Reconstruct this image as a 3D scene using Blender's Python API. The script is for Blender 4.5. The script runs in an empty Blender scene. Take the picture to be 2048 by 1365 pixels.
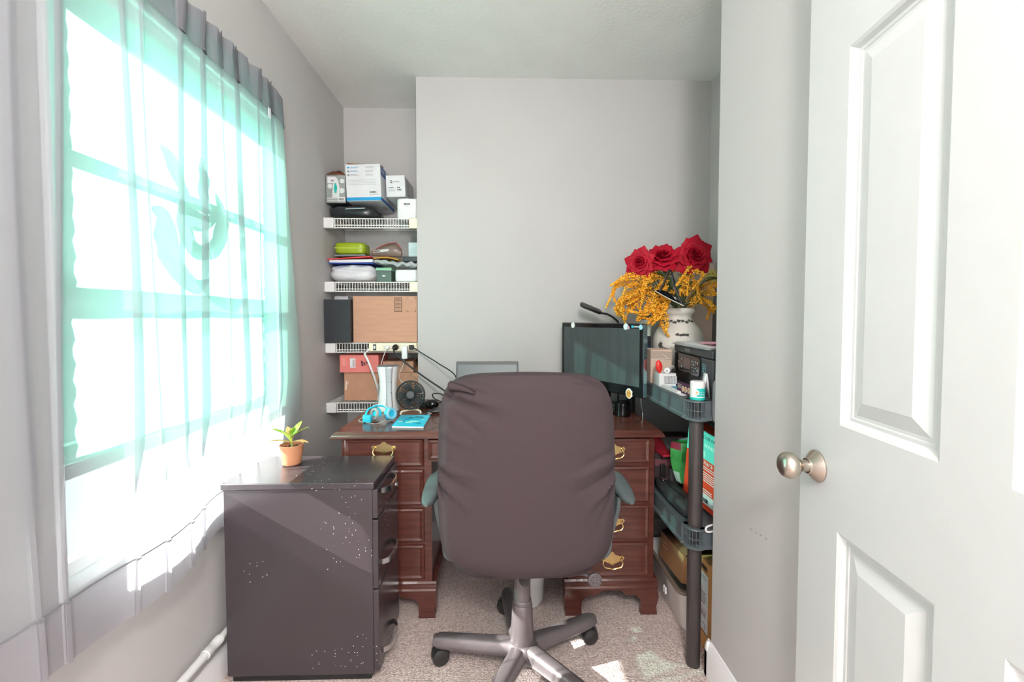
import bpy, bmesh, math, random
from mathutils import Vector, Matrix
R = math.radians
random.seed(7)
S = bpy.context.scene
COL = S.collection

# ------------------------------------------------------------------ camera, world, sun, exposure
FPX = 850.0
cam_d = bpy.data.cameras.new('camera'); cam = bpy.data.objects.new('camera', cam_d); COL.objects.link(cam)
cam.location = (0, 0, 1.221)
cam.rotation_euler = (R(90 - 1.98), 0, R(-1.39))
cam_d.sensor_width = 36.0
cam_d.lens = FPX / 2048 * 36
cam_d.shift_y = -18.3 / 2048
cam_d.clip_start = 0.02
S.camera = cam

W = bpy.data.worlds.new('world'); S.world = W; W.use_nodes = True
bg = W.node_tree.nodes['Background']
bg.inputs[0].default_value = (0.93, 0.97, 1.0, 1)
bg.inputs[1].default_value = 1.45

sun_d = bpy.data.lights.new('sun', 'SUN'); sun = bpy.data.objects.new('sun', sun_d); COL.objects.link(sun)
sun_d.energy = 46.0; sun_d.angle = R(0.6); sun_d.color = (1.0, 0.90, 0.84)
sun.rotation_euler = Vector((1, 0.24, -0.61)).to_track_quat('-Z', 'Y').to_euler()
sun.location = (-4, 0, 4)

# added fill light, out of view behind the camera, to brighten the walls
lamp_d = bpy.data.lights.new('fill_light', 'POINT'); lamp = bpy.data.objects.new('fill_light', lamp_d); COL.objects.link(lamp)
lamp_d.shadow_soft_size = 0.16; lamp_d.energy = 80.0; lamp_d.color = (1.0, 0.95, 0.925)
lamp.location = (0.08, -0.65, 2.05)

S.view_settings.view_transform = 'Standard'
S.view_settings.look = 'None'
S.view_settings.gamma = 1.0
S.view_settings.exposure = 0.72
S.view_settings.use_curve_mapping = False
S.cycles.use_denoising = True
S.cycles.max_bounces = 10
S.cycles.diffuse_bounces = 6
S.cycles.transparent_max_bounces = 32
S.cycles.sample_clamp_indirect = 8.0
S.cycles.caustics_reflective = False
S.cycles.caustics_refractive = False

# ------------------------------------------------------------------ helpers
def lin(c):
    return tuple(((x / 255) / 12.92 if x / 255 <= 0.04045 else (((x / 255) + 0.055) / 1.055) ** 2.4) for x in c) + (1,)

def M(name, c, rough=0.5, metal=0.0, noise=0.05, scale=18.0, bump=0.0, bscale=150.0, stretch=(1, 1, 1), coat=0.0, c2=None, spec=0.5):
    m = bpy.data.materials.new(name); m.use_nodes = True
    t = m.node_tree; n = t.nodes; b = n['Principled BSDF']
    tc = n.new('ShaderNodeTexCoord'); mp = n.new('ShaderNodeMapping'); mp.inputs['Scale'].default_value = stretch
    t.links.new(tc.outputs['Object'], mp.inputs['Vector'])
    nz = n.new('ShaderNodeTexNoise'); nz.inputs['Scale'].default_value = scale; nz.inputs['Detail'].default_value = 4
    t.links.new(mp.outputs['Vector'], nz.inputs['Vector'])
    a = lin(c); lo = tuple(x * (1 - noise) for x in a[:3]) + (1,); hi = tuple(min(1, x * (1 + noise)) for x in a[:3]) + (1,)
    if c2: lo, hi = a, lin(c2)
    rp = n.new('ShaderNodeValToRGB'); rp.color_ramp.elements[0].color = lo; rp.color_ramp.elements[1].color = hi
    rp.color_ramp.elements[0].position = 0.35; rp.color_ramp.elements[1].position = 0.65
    t.links.new(nz.outputs['Fac'], rp.inputs['Fac']); t.links.new(rp.outputs['Color'], b.inputs['Base Color'])
    b.inputs['Roughness'].default_value = rough; b.inputs['Metallic'].default_value = metal
    b.inputs['Coat Weight'].default_value = coat
    b.inputs['Specular IOR Level'].default_value = spec
    if bump:
        n2 = n.new('ShaderNodeTexNoise'); n2.inputs['Scale'].default_value = bscale; n2.inputs['Detail'].default_value = 3
        t.links.new(mp.outputs['Vector'], n2.inputs['Vector'])
        bp = n.new('ShaderNodeBump'); bp.inputs['Strength'].default_value = bump; bp.inputs['Distance'].default_value = 0.004
        t.links.new(n2.outputs['Fac'], bp.inputs['Height']); t.links.new(bp.outputs['Normal'], b.inputs['Normal'])
    return m

def sheer(name, c, tcol, wt, wtl):
    """see-through cloth: part passes straight through, the rest scatters to both sides"""
    m = bpy.data.materials.new(name); m.use_nodes = True
    t = m.node_tree; n = t.nodes; n.clear()
    out = n.new('ShaderNodeOutputMaterial')
    tc = n.new('ShaderNodeTexCoord'); nz = n.new('ShaderNodeTexNoise'); nz.inputs['Scale'].default_value = 60
    mp = n.new('ShaderNodeMapping'); mp.inputs['Scale'].default_value = (1, 1, 0.15)
    t.links.new(tc.outputs['Object'], mp.inputs['Vector']); t.links.new(mp.outputs['Vector'], nz.inputs['Vector'])
    rp = n.new('ShaderNodeValToRGB'); a = lin(c)
    rp.color_ramp.elements[0].color = tuple(x * 0.93 for x in a[:3]) + (1,); rp.color_ramp.elements[1].color = a
    t.links.new(nz.outputs['Fac'], rp.inputs['Fac'])
    d = n.new('ShaderNodeBsdfDiffuse'); tl = n.new('ShaderNodeBsdfTranslucent'); tr = n.new('ShaderNodeBsdfTransparent')
    t.links.new(rp.outputs['Color'], d.inputs['Color']); t.links.new(rp.outputs['Color'], tl.inputs['Color'])
    tr.inputs['Color'].default_value = lin(tcol)
    m1 = n.new('ShaderNodeMixShader'); m1.inputs[0].default_value = wtl
    t.links.new(d.outputs[0], m1.inputs[1]); t.links.new(tl.outputs[0], m1.inputs[2])
    m2 = n.new('ShaderNodeMixShader'); m2.inputs[0].default_value = wt
    t.links.new(m1.outputs[0], m2.inputs[1]); t.links.new(tr.outputs[0], m2.inputs[2])
    t.links.new(m2.outputs[0], out.inputs['Surface'])
    return m

def clear(name, c, tcol, wt, rough=0.1):
    """clear film or glass: straight through with a glossy skin"""
    m = bpy.data.materials.new(name); m.use_nodes = True
    t = m.node_tree; n = t.nodes; b = n['Principled BSDF']; out = n['Material Output']
    tc = n.new('ShaderNodeTexCoord'); nz = n.new('ShaderNodeTexNoise'); nz.inputs['Scale'].default_value = 30
    t.links.new(tc.outputs['Object'], nz.inputs['Vector'])
    rp = n.new('ShaderNodeValToRGB'); a = lin(c); rp.color_ramp.elements[0].color = tuple(x * .9 for x in a[:3]) + (1,); rp.color_ramp.elements[1].color = a
    t.links.new(nz.outputs['Fac'], rp.inputs['Fac']); t.links.new(rp.outputs['Color'], b.inputs['Base Color'])
    b.inputs['Roughness'].default_value = rough
    tr = n.new('ShaderNodeBsdfTransparent'); tr.inputs['Color'].default_value = lin(tcol)
    mx = n.new('ShaderNodeMixShader'); mx.inputs[0].default_value = wt
    t.links.new(b.outputs[0], mx.inputs[1]); t.links.new(tr.outputs[0], mx.inputs[2]); t.links.new(mx.outputs[0], out.inputs['Surface'])
    return m

V = Vector
def frame(axis):
    a = V(axis).normalized(); h = V((0, 0, 1)) if abs(a.z) < 0.9 else V((1, 0, 0))
    u = h.cross(a).normalized(); return u, a.cross(u).normalized(), a

def catmull(pts, k=6):
    P = [V(p) for p in pts]; out = []
    for i in range(len(P) - 1):
        p0 = P[max(0, i - 1)]; p1 = P[i]; p2 = P[i + 1]; p3 = P[min(len(P) - 1, i + 2)]
        for j in range(k):
            t = j / k
            out.append(0.5 * ((2 * p1) + (p2 - p0) * t + (2 * p0 - 5 * p1 + 4 * p2 - p3) * t * t + (3 * p1 - p0 - 3 * p2 + p3) * t ** 3))
    out.append(P[-1]); return out

class MB:
    def __init__(s): s.v = []; s.f = []; s.m = []
    def add(s, vs, fs, mat=0):
        o = len(s.v); s.v += [V(p) for p in vs]
        for f in fs: s.f.append([i + o for i in f]); s.m.append(mat)
        return s
    def box(s, x0, x1, y0, y1, z0, z1, mat=0):
        p = [(x, y, z) for z in (z0, z1) for y in (y0, y1) for x in (x0, x1)]
        return s.add(p, [(0, 2, 3, 1), (4, 5, 7, 6), (0, 1, 5, 4), (2, 6, 7, 3), (0, 4, 6, 2), (1, 3, 7, 5)], mat)
    def obox(s, o, u, v, w, mat=0):
        o, u, v, w = V(o), V(u), V(v), V(w)
        p = [o + u * a + v * b + w * c for c in (0, 1) for b in (0, 1) for a in (0, 1)]
        return s.add(p, [(0, 2, 3, 1), (4, 5, 7, 6), (0, 1, 5, 4), (2, 6, 7, 3), (0, 4, 6, 2), (1, 3, 7, 5)], mat)
    def quad(s, o, u, v, mat=0):
        o, u, v = V(o), V(u), V(v); return s.add([o, o + u, o + u + v, o + v], [(0, 1, 2, 3)], mat)
    def tube(s, path, r, n=8, mat=0, caps=True, closed=False):
        P = [V(p) for p in path]; k = len(P); rs = r if isinstance(r, (list, tuple)) else [r] * k
        up = None; vs = []; fs = []
        for i in range(k):
            a = P[(i + 1) % k] if (closed or i < k - 1) else P[i]; b = P[i - 1] if (closed or i > 0) else P[i]
            d = (a - b)
            d = d.normalized() if d.length > 1e-9 else V((0, 0, 1))
            if up is None: up = frame(d)[0]
            up = (up - d * up.dot(d)); up = up.normalized() if up.length > 1e-6 else frame(d)[0]
            w = d.cross(up)
            for j in range(n):
                t = 2 * math.pi * j / n; vs.append(P[i] + (up * math.cos(t) + w * math.sin(t)) * rs[i])
        for i in range(k if closed else k - 1):
            for j in range(n):
                a = i * n + j; b = i * n + (j + 1) % n; c = ((i + 1) % k) * n
                fs.append((a, b, c + (j + 1) % n, c + j))
        if caps and not closed: fs += [tuple(range(n))[::-1], tuple(range((k - 1) * n, k * n))]
        return s.add(vs, fs, mat)
    def cyl(s, a, b, r0, r1=None, n=24, mat=0): return s.tube([a, b], [r0, r0 if r1 is None else r1], n, mat)
    def lathe(s, prof, o=(0, 0, 0), axis=(0, 0, 1), n=32, mat=0, closed=False, sx=1.0):
        u, w, a = frame(axis); o = V(o); vs = []; fs = []; k = len(prof)
        for (r, h) in prof:
            for j in range(n):
                t = 2 * math.pi * j / n; vs.append(o + a * h + (u * math.cos(t) * sx + w * math.sin(t)) * r)
        for i in range(k if closed else k - 1):
            for j in range(n):
                c = ((i + 1) % k) * n
                fs.append((i * n + j, i * n + (j + 1) % n, c + (j + 1) % n, c + j))
        if not closed:
            if prof[0][0] > 1e-6: fs.append(tuple(range(n))[::-1])
            if prof[-1][0] > 1e-6: fs.append(tuple(range((k - 1) * n, k * n)))
        return s.add(vs, fs, mat)
    def prism(s, pts, vec, mat=0):
        k = len(pts); p = [V(q) for q in pts]; vec = V(vec)
        return s.add(p + [q + vec for q in p], [tuple(range(k))[::-1], tuple(range(k, 2 * k))] + [(i, (i + 1) % k, k + (i + 1) % k, k + i) for i in range(k)], mat)
    def grid(s, rows, mat=0, cu=False, cv=False):
        nr, nc = len(rows), len(rows[0]); fs = []
        for i in range(nr if cu else nr - 1):
            for j in range(nc if cv else nc - 1):
                fs.append((i * nc + j, i * nc + (j + 1) % nc, ((i + 1) % nr) * nc + (j + 1) % nc, ((i + 1) % nr) * nc + j))
        return s.add([p for r in rows for p in r], fs, mat)
    def ell(s, c, rx, ry, rz, nu=12, nv=8, mat=0, rot=None):
        c = V(c); rows = []
        for i in range(nv + 1):
            ph = math.pi * i / nv
            row = []
            for j in range(nu):
                t = 2 * math.pi * j / nu
                q = V((rx * math.sin(ph) * math.cos(t), ry * math.sin(ph) * math.sin(t), rz * math.cos(ph)))
                row.append(c + (rot @ q if rot else q))
            rows.append(row)
        return s.grid(rows, mat, cv=True)
    def panel_face(s, o, u, v, n, cols, rows, cells, prof, mat=0, pm=None):
        """flat face split into cols x rows; cells listed carry a moulded panel. prof = [(inset, depth along n)]"""
        o, u, v, n = V(o), V(u), V(v), V(n)
        for i in range(len(cols) - 1):
            for j in range(len(rows) - 1):
                x0, x1, y0, y1 = cols[i], cols[i + 1], rows[j], rows[j + 1]
                if (i, j) not in cells:
                    s.add([o + u * x0 + v * y0, o + u * x1 + v * y0, o + u * x1 + v * y1, o + u * x0 + v * y1], [(0, 1, 2, 3)], mat); continue
                vs = []; fs = []
                for (d, h) in prof:
                    vs += [o + u * a + v * b + n * h for a, b in ((x0 + d, y0 + d), (x1 - d, y0 + d), (x1 - d, y1 - d), (x0 + d, y1 - d))]
                for k in range(len(prof) - 1):
                    for e in range(4): fs.append((k * 4 + e, k * 4 + (e + 1) % 4, k * 4 + 4 + (e + 1) % 4, k * 4 + 4 + e))
                k = len(prof) - 1; fs.append((k * 4, k * 4 + 1, k * 4 + 2, k * 4 + 3))
                s.add(vs, fs, mat if pm is None else pm)
        return s
    def text(s, txt, o, u, v, h, mat=0, align='LEFT'):
        cu = bpy.data.curves.new('t', 'FONT'); cu.body = txt; cu.size = 1.0; cu.resolution_u = 2; cu.align_x = align
        ob = bpy.data.objects.new('t', cu)
        me = ob.to_mesh(); u = V(u).normalized(); v = V(v).normalized(); o = V(o); k = h / 0.7
        s.add([o + u * (p.co.x * k) + v * (p.co.y * k) for p in me.vertices], [tuple(p.vertices) for p in me.polygons], mat)
        ob.to_mesh_clear(); bpy.data.objects.remove(ob); bpy.data.curves.remove(cu); return s
    def lines(s, o, u, v, n, w, lh, gap, mat=0, ragged=0.3, dash=0):
        """rows of small print as thin strokes going down from o"""
        o, u, v = V(o), V(u).normalized(), V(v).normalized()
        for i in range(n):
            x = 0; W_ = w * (1 - ragged * random.random()); p = o - v * (i * gap)
            while x < W_:
                l = min(W_ - x, w * (0.08 + 0.14 * random.random())) if dash else W_
                s.quad(p + u * x, u * l, v * lh, mat); x += l + w * 0.03
        return s
    def barcode(s, o, u, v, w, h, mat=0):
        o, u, v = V(o), V(u).normalized(), V(v).normalized(); x = 0
        rnd = random.Random(int(w * 1e5))
        while x < w:
            l = w * rnd.choice((0.015, 0.03, 0.045)); s.quad(o + u * x, u * min(l, w - x), v * h, mat); x += l + w * rnd.choice((0.015, 0.03))
        return s
    def xf(s, mat4, start=0):
        for i in range(start, len(s.v)): s.v[i] = mat4 @ s.v[i]
        return s
    def build(s, name, mats, parent=None, bevel=0.0, seg=2, ang=35, solid=0.0, sub=0, base=None, weld=False):
        if not isinstance(mats, (list, tuple)): mats = [mats]
        if parent is None:
            if base is None:
                xs = [p.x for p in s.v]; ys = [p.y for p in s.v]; zs = [p.z for p in s.v]
                base = V(((min(xs) + max(xs)) / 2, (min(ys) + max(ys)) / 2, min(zs)))
            off = V(base)
        else:
            r = parent
            while r.parent: r = r.parent
            off = V(r.location)
        me = bpy.data.meshes.new(name); me.from_pydata([tuple(p - off) for p in s.v], [], s.f)
        for m in mats: me.materials.append(m)
        me.polygons.foreach_set('material_index', s.m)
        bm = bmesh.new(); bm.from_mesh(me)
        if weld: bmesh.ops.remove_doubles(bm, verts=bm.verts, dist=1e-6)
        bmesh.ops.recalc_face_normals(bm, faces=bm.faces); bm.to_mesh(me); bm.free()
        me.polygons.foreach_set('use_smooth', [True] * len(me.polygons))
        me.update()
        me.set_sharp_from_angle(angle=R(ang))
        ob = bpy.data.objects.new(name, me); COL.objects.link(ob)
        if parent is None: ob.location = off
        else: ob.parent = parent
        if solid:
            q = ob.modifiers.new('solid', 'SOLIDIFY'); q.thickness = solid; q.offset = 0
        if bevel:
            q = ob.modifiers.new('bevel', 'BEVEL'); q.width = bevel; q.segments = seg; q.limit_method = 'ANGLE'; q.angle_limit = R(40); q.harden_normals = False
        if sub:
            q = ob.modifiers.new('sub', 'SUBSURF'); q.levels = sub; q.render_levels = sub
        return ob

def tag(o, label, cat, group=None, kind=None):
    if kind: o['kind'] = kind
    if label: o['label'] = label
    if cat: o['category'] = cat
    if group: o['group'] = group
    return o

def thing(name, label, cat, loc, group=None, kind=None):
    o = bpy.data.objects.new(name, None); COL.objects.link(o); o.location = loc
    o.empty_display_size = 0.05
    return tag(o, label, cat, group, kind)

def struct(o, label=None, cat=None):
    o['kind'] = 'structure'
    if label: o['label'] = label
    if cat: o['category'] = cat
    return o

def copy_tree(src, loc, rotz=0.0, label=None):
    r = src.copy(); COL.objects.link(r); r.location = loc; r.rotation_euler = (0, 0, rotz)
    if label: r['label'] = label
    for ch in list(src.children):
        c = ch.copy(); COL.objects.link(c); c.parent = r
        for g in list(ch.children):
            d = g.copy(); COL.objects.link(d); d.parent = c
    return r

X_, Y_, Z_ = V((1, 0, 0)), V((0, 1, 0)), V((0, 0, 1))

# ------------------------------------------------------------------ materials
wall_m = M('wall_paint', (187, 185, 184), 0.75, noise=0.015, scale=3, bump=0.06, bscale=220)
ceil_m = M('ceiling_paint', (226, 226, 223), 0.9, noise=0.02, scale=6, bump=0.25, bscale=60)
white_m = M('white_gloss_paint', (204, 205, 205), 0.3, noise=0.01, bump=0.03, bscale=90)
trim_m = M('white_trim_paint', (236, 235, 236), 0.35, noise=0.01)
vinyl_m = M('white_vinyl', (236, 238, 238), 0.4, noise=0.01)

def carpet():
    m = M('carpet_loop', (186, 166, 159), 0.95, noise=0.25, scale=160, c2=(230, 214, 208), spec=0.15)
    t = m.node_tree; n = t.nodes; b = n['Principled BSDF']
    tc = n.new('ShaderNodeTexCoord'); mp = n.new('ShaderNodeMapping'); mp.inputs['Scale'].default_value = (1, 0.35, 1)
    t.links.new(tc.outputs['Object'], mp.inputs['Vector'])
    nz = n.new('ShaderNodeTexNoise'); nz.inputs['Scale'].default_value = 125; nz.inputs['Detail'].default_value = 2
    t.links.new(mp.outputs['Vector'], nz.inputs['Vector'])
    vo = n.new('ShaderNodeTexVoronoi'); vo.inputs['Scale'].default_value = 230; t.links.new(tc.outputs['Object'], vo.inputs['Vector'])
    br = n.new('ShaderNodeTexBrick'); br.inputs['Scale'].default_value = 9; br.inputs['Mortar Size'].default_value = 0.012; br.inputs['Mortar Smooth'].default_value = 0.6
    t.links.new(tc.outputs['Object'], br.inputs['Vector'])
    ad = n.new('ShaderNodeMath'); ad.operation = 'MULTIPLY_ADD'; ad.inputs[1].default_value = 1.6
    t.links.new(nz.outputs['Fac'], ad.inputs[0]); t.links.new(vo.outputs['Distance'], ad.inputs[2])
    sb = n.new('ShaderNodeMath'); sb.operation = 'MULTIPLY_ADD'; sb.inputs[1].default_value = -0.5
    t.links.new(br.outputs['Fac'], sb.inputs[0]); t.links.new(ad.outputs[0], sb.inputs[2])
    bp = n.new('ShaderNodeBump'); bp.inputs['Strength'].default_value = 0.8; bp.inputs['Distance'].default_value = 0.004
    t.links.new(sb.outputs[0], bp.inputs['Height']); t.links.new(bp.outputs['Normal'], b.inputs['Normal'])
    return m
carpet_m = carpet()

def wood():
    m = M('cherry_wood', (80, 42, 36), 0.26, noise=0.1, scale=5, stretch=(1.2, 12, 12), c2=(95, 53, 45), coat=0.3)
    return m
wood_m = wood()
brass_m = M('brass', (226, 196, 140), 0.25, 1.0, noise=0.1)
nickel_m = M('brushed_nickel', (196, 186, 174), 0.28, 1.0, noise=0.05)
chrome_m = M('chrome', (220, 220, 222), 0.12, 1.0, noise=0.02)
black_pl = M('black_plastic', (30, 30, 32), 0.4, noise=0.1)
black_gl = M('black_gloss', (16, 16, 18), 0.12, noise=0.1)
dgrey_pl = M('dark_grey_plastic', (58, 60, 63), 0.45, noise=0.05, bump=0.05, bscale=400)
shelf_pl = M('grey_resin', (78, 86, 90), 0.45, noise=0.06, bump=0.08, bscale=350)
pole_m = M('dark_pole', (62, 56, 56), 0.35, noise=0.05)
white_pl = M('white_plastic', (222, 222, 222), 0.35, noise=0.02)
cream_pl = M('cream_plastic', (232, 224, 202), 0.4, noise=0.03)
paper_m = M('white_paper', (216, 217, 220), 0.8, noise=0.03)
ink_m = M('grey_ink', (120, 128, 140), 0.8, noise=0.05)
black_ink = M('black_ink', (40, 38, 38), 0.8, noise=0.05)
card_m = M('cardboard', (192, 148, 124), 0.85, noise=0.05, scale=8, bump=0.05, bscale=200, stretch=(1, 1, 6))
card_dk = M('cardboard_inside', (132, 90, 62), 0.85, noise=0.08, scale=8)
teal_pl = M('teal_print', (24, 178, 168), 0.4, noise=0.03)
cyan_pl = M('cyan_plastic', (40, 186, 216), 0.3, noise=0.05)
red_m = M('red_plastic', (216, 44, 38), 0.35, noise=0.06)
shade_m = sheer('teal_shade_cloth', (128, 200, 184), (166, 226, 210), 0.18, 0.70)
curtain_m = sheer('grey_voile', (206, 206, 210), (232, 232, 236), 0.44, 0.5)
hem_m = sheer('grey_voile_double', (206, 203, 208), (214, 212, 218), 0.28, 0.55)
head_m = sheer('grey_voile_gathered', (172, 172, 178), (206, 206, 214), 0.28, 0.5)
glass_m = clear('window_glass', (240, 250, 248), (245, 252, 250), 0.93, 0.05)

# ------------------------------------------------------------------ room shell
XL, XN, XR, YB, YA, H = -0.958, 1.128, 0.708, 2.30, 2.645, 2.49
struct(MB().box(-1.2, 1.6, -1.6, 3.0, -0.06, 0).build('floor', carpet_m))
struct(MB().box(-1.2, 1.6, -1.6, 3.0, H, H + 0.06).build('ceiling', ceil_m))
WY0, WY1, WZ0, WZ1 = 0.93, 1.83, 0.585, 2.03
w = MB()
w.box(-1.10, XL, -1.6, WY0, 0, H); w.box(-1.10, XL, WY1, 3.0, 0, H); w.box(-1.10, XL, WY0, WY1, 0, WZ0); w.box(-1.10, XL, WY0, WY1, WZ1, H)
struct(w.build('wall_left', wall_m))
struct(MB().box(XL, -0.452, YA, 3.0, 0, H).build('wall_alcove', wall_m))
struct(MB().box(-0.452, 1.6, YB, 3.0, 0, H).build('wall_back', wall_m))
struct(MB().box(XN, 1.6, 1.385, YB, 0, H).build('wall_niche', wall_m))
wr = MB().box(XR, 1.6, -1.6, 1.385, 0, H)
# scuffs on the paint
for (y, z, l) in ((1.176, 0.617, 0.012), (1.150, 0.620, 0.008), (1.130, 0.623, 0.01), (1.108, 0.626, 0.012), (1.30, 0.66, 0.03), (1.24, 0.655, 0.02)):
    wr.quad((XR - 0.0006, y, z), (0, -l, 0.001), (0, 0, 0.0025), 1 if y < 1.2 else 2)
struct(wr.build('wall_right', [wall_m, M('scuff_dark', (150, 130, 128), 0.8), M('scuff_pale', (205, 190, 188), 0.8)]))

def base_prof(h, t): return [(0, 0), (t, 0), (t, h * 0.72), (t * 0.82, h * 0.78), (t * 0.82, h * 0.84), (t * 0.45, h * 0.93), (t * 0.3, h), (0, h)]
m = MB(); m.prism([(XR - a, 1.40, b) for a, b in base_prof(0.122, 0.015)], (0, -3.0, 0))
m.prism([(XR - 0.015, 1.385 + a, b) for a, b in base_prof(0.122, 0.015)], (0.40, 0, 0))
struct(m.build('baseboard_right', trim_m))
m = MB(); m.prism([(XL + a, -1.6, b) for a, b in base_prof(0.092, 0.015)], (0, 4.24, 0)); struct(m.build('baseboard_left', trim_m))
m = MB(); m.prism([(-0.452, YB - a, b) for a, b in base_prof(0.1, 0.014)], (1.58, 0, 0)); struct(m.build('baseboard_back', trim_m))

# window: frame, two sashes, muntins, panes
win = thing('window_1', None, None, (-1.05, 1.38, WZ0)); win['kind'] = 'structure'
def rect_frame(m, x0, x1, y0, y1, z0, z1, t, mat=0):
    m.box(x0, x1, y0, y0 + t, z0, z1, mat); m.box(x0, x1, y1 - t, y1, z0, z1, mat)
    m.box(x0, x1, y0 + t, y1 - t, z0, z0 + t, mat); m.box(x0, x1, y0 + t, y1 - t, z1 - t, z1, mat)
m = MB(); rect_frame(m, -1.098, -0.99, WY0, WY1, WZ0, WZ1, 0.02); m.build('frame', vinyl_m, win, bevel=0.002)
for (nm, z0, z1, x) in (('upper_sash', 1.275, WZ1 - 0.02, -1.065), ('lower_sash', WZ0 + 0.02, 1.315, -1.035)):
    m = MB(); rect_frame(m, x - 0.015, x + 0.015, WY0 + 0.02, WY1 - 0.02, z0, z1, 0.034)
    mid = 1.635 if nm[0] == 'u' else 0.905
    m.box(x - 0.012, x + 0.012, WY0 + 0.05, WY1 - 0.05, mid - 0.013, mid + 0.013)
    so = m.build(nm, vinyl_m, win, bevel=0.002)
    MB().box(x - 0.002, x + 0.002, WY0 + 0.05, WY1 - 0.05, z0 + 0.03, z1 - 0.03).build('pane', glass_m, so)
m = MB().box(-0.99, -0.944, WY0 - 0.05, WY1 + 0.05, WZ0 - 0.025, WZ0 - 0.001); m.build('window_sill', trim_m, win, bevel=0.004)
m = MB(); m.box(XL, XL + 0.016, WY0 - 0.012, WY0, WZ0, WZ1 + 0.012); m.box(XL, XL + 0.016, WY1, WY1 + 0.012, WZ0, WZ1 + 0.012)
m.box(XL, XL + 0.016, WY0, WY1, WZ1, WZ1 + 0.012); m.box(XL, XL + 0.014, WY0 - 0.02, WY1 + 0.02, WZ0 - 0.06, WZ0 - 0.027)
struct(m.build('trim_1', trim_m, bevel=0.003))

# swirl cut-out on the glass
m = MB()
def ribbon(pts, wid, x=-1.013):
    c = catmull([(0, a, b) for a, b in pts], 8); k = len(c); L_, R_ = [], []
    for i, p in enumerate(c):
        d = (c[min(k - 1, i + 1)] - c[max(0, i - 1)]).normalized(); nrm = V((0, -d.z, d.y))
        t = i / (k - 1); ww = 0
        for j in range(len(wid) - 1):
            a, b = j / (len(wid) - 1), (j + 1) / (len(wid) - 1)
            if a <= t <= b: ww = wid[j] + (wid[j + 1] - wid[j]) * (t - a) / (b - a)
        L_.append(p + nrm * ww); R_.append(p - nrm * ww)
    f = [[V((x, q.y, q.z)) for q in L_], [V((x, q.y, q.z)) for q in R_]]
    g = [[V((x + 0.004, q.y, q.z)) for q in R_], [V((x + 0.004, q.y, q.z)) for q in L_]]
    m.grid(f + g, 0, cu=True)
ribbon([(1.262, 1.735), (1.30, 1.70), (1.34, 1.64), (1.362, 1.58), (1.40, 1.55), (1.46, 1.555), (1.50, 1.60)], [0.004, 0.03, 0.022, 0.03, 0.035, 0.02, 0.004])
ribbon([(1.225, 1.545), (1.262, 1.53), (1.275, 1.47), (1.29, 1.41), (1.34, 1.36), (1.40, 1.335), (1.46, 1.36)], [0.003, 0.028, 0.045, 0.04, 0.03, 0.022, 0.004])
ribbon([(1.33, 1.60), (1.345, 1.52), (1.38, 1.46), (1.44, 1.45), (1.50, 1.49), (1.525, 1.58), (1.50, 1.66)], [0.004, 0.035, 0.028, 0.022, 0.03, 0.032, 0.004])
ribbon([(1.43, 1.76), (1.445, 1.70), (1.44, 1.64), (1.45, 1.59)], [0.004, 0.022, 0.024, 0.01])
tag(m.build('window_decal', M('decal_vinyl', (60, 90, 92), 0.6)), 'dark curly swirl cut-out stuck on the upper window glass', 'decal')

# teal cloth panel in the reveal
m = MB(); rows = []
for i in range(60):
    z = 2.006 - (2.006 - 0.885) * i / 59
    rows.append([V((-0.984 + 0.0035 * math.sin(i * 1.9) * (1 if i > 30 else 0.6) + 0.003 * math.sin(y * 23 + z * 2), y, z)) for y in [0.953 + 0.854 * j / 40 for j in range(41)]])
m.grid(rows)
sh = thing('cloth_blind', 'teal see-through cloth blind filling the window behind the grey curtain', 'window shade', (-0.992, 1.38, 0.85))
m.build('shade_cloth', shade_m, sh)
MB().box(-0.9885, -0.979, 0.953, 1.807, 0.852, 0.885).build('bottom_bar', M('shade_bar', (150, 160, 162), 0.6), sh, bevel=0.003)

# curtain rod and sheer curtain
rod = thing('curtain_rod', 'white curtain rod bent back to the wall above the window', 'curtain rod', (-0.92, 1.2, 2.08))
m = MB(); m.tube(catmull([(-0.956, 0.40, 2.085), (-0.92, 0.405, 2.085), (-0.908, 0.43, 2.085), (-0.906, 0.50, 2.085), (-0.906, 1.2, 2.085), (-0.906, 1.69, 2.085), (-0.915, 1.78, 2.085), (-0.933, 1.825, 2.085), (-0.956, 1.835, 2.085)], 5), 0.006, 8)
m.build('rod', white_pl, rod)
for y in (0.40, 1.835): MB().box(-0.958, -0.948, y - 0.015, y + 0.015, 2.06, 2.11).build('bracket', white_pl, rod, bevel=0.002)

cur = thing('sheer_curtain', 'sheer grey voile curtain with stitched header and hem hanging over the window', 'curtain', (-0.89, 1.15, 0.50))
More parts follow.
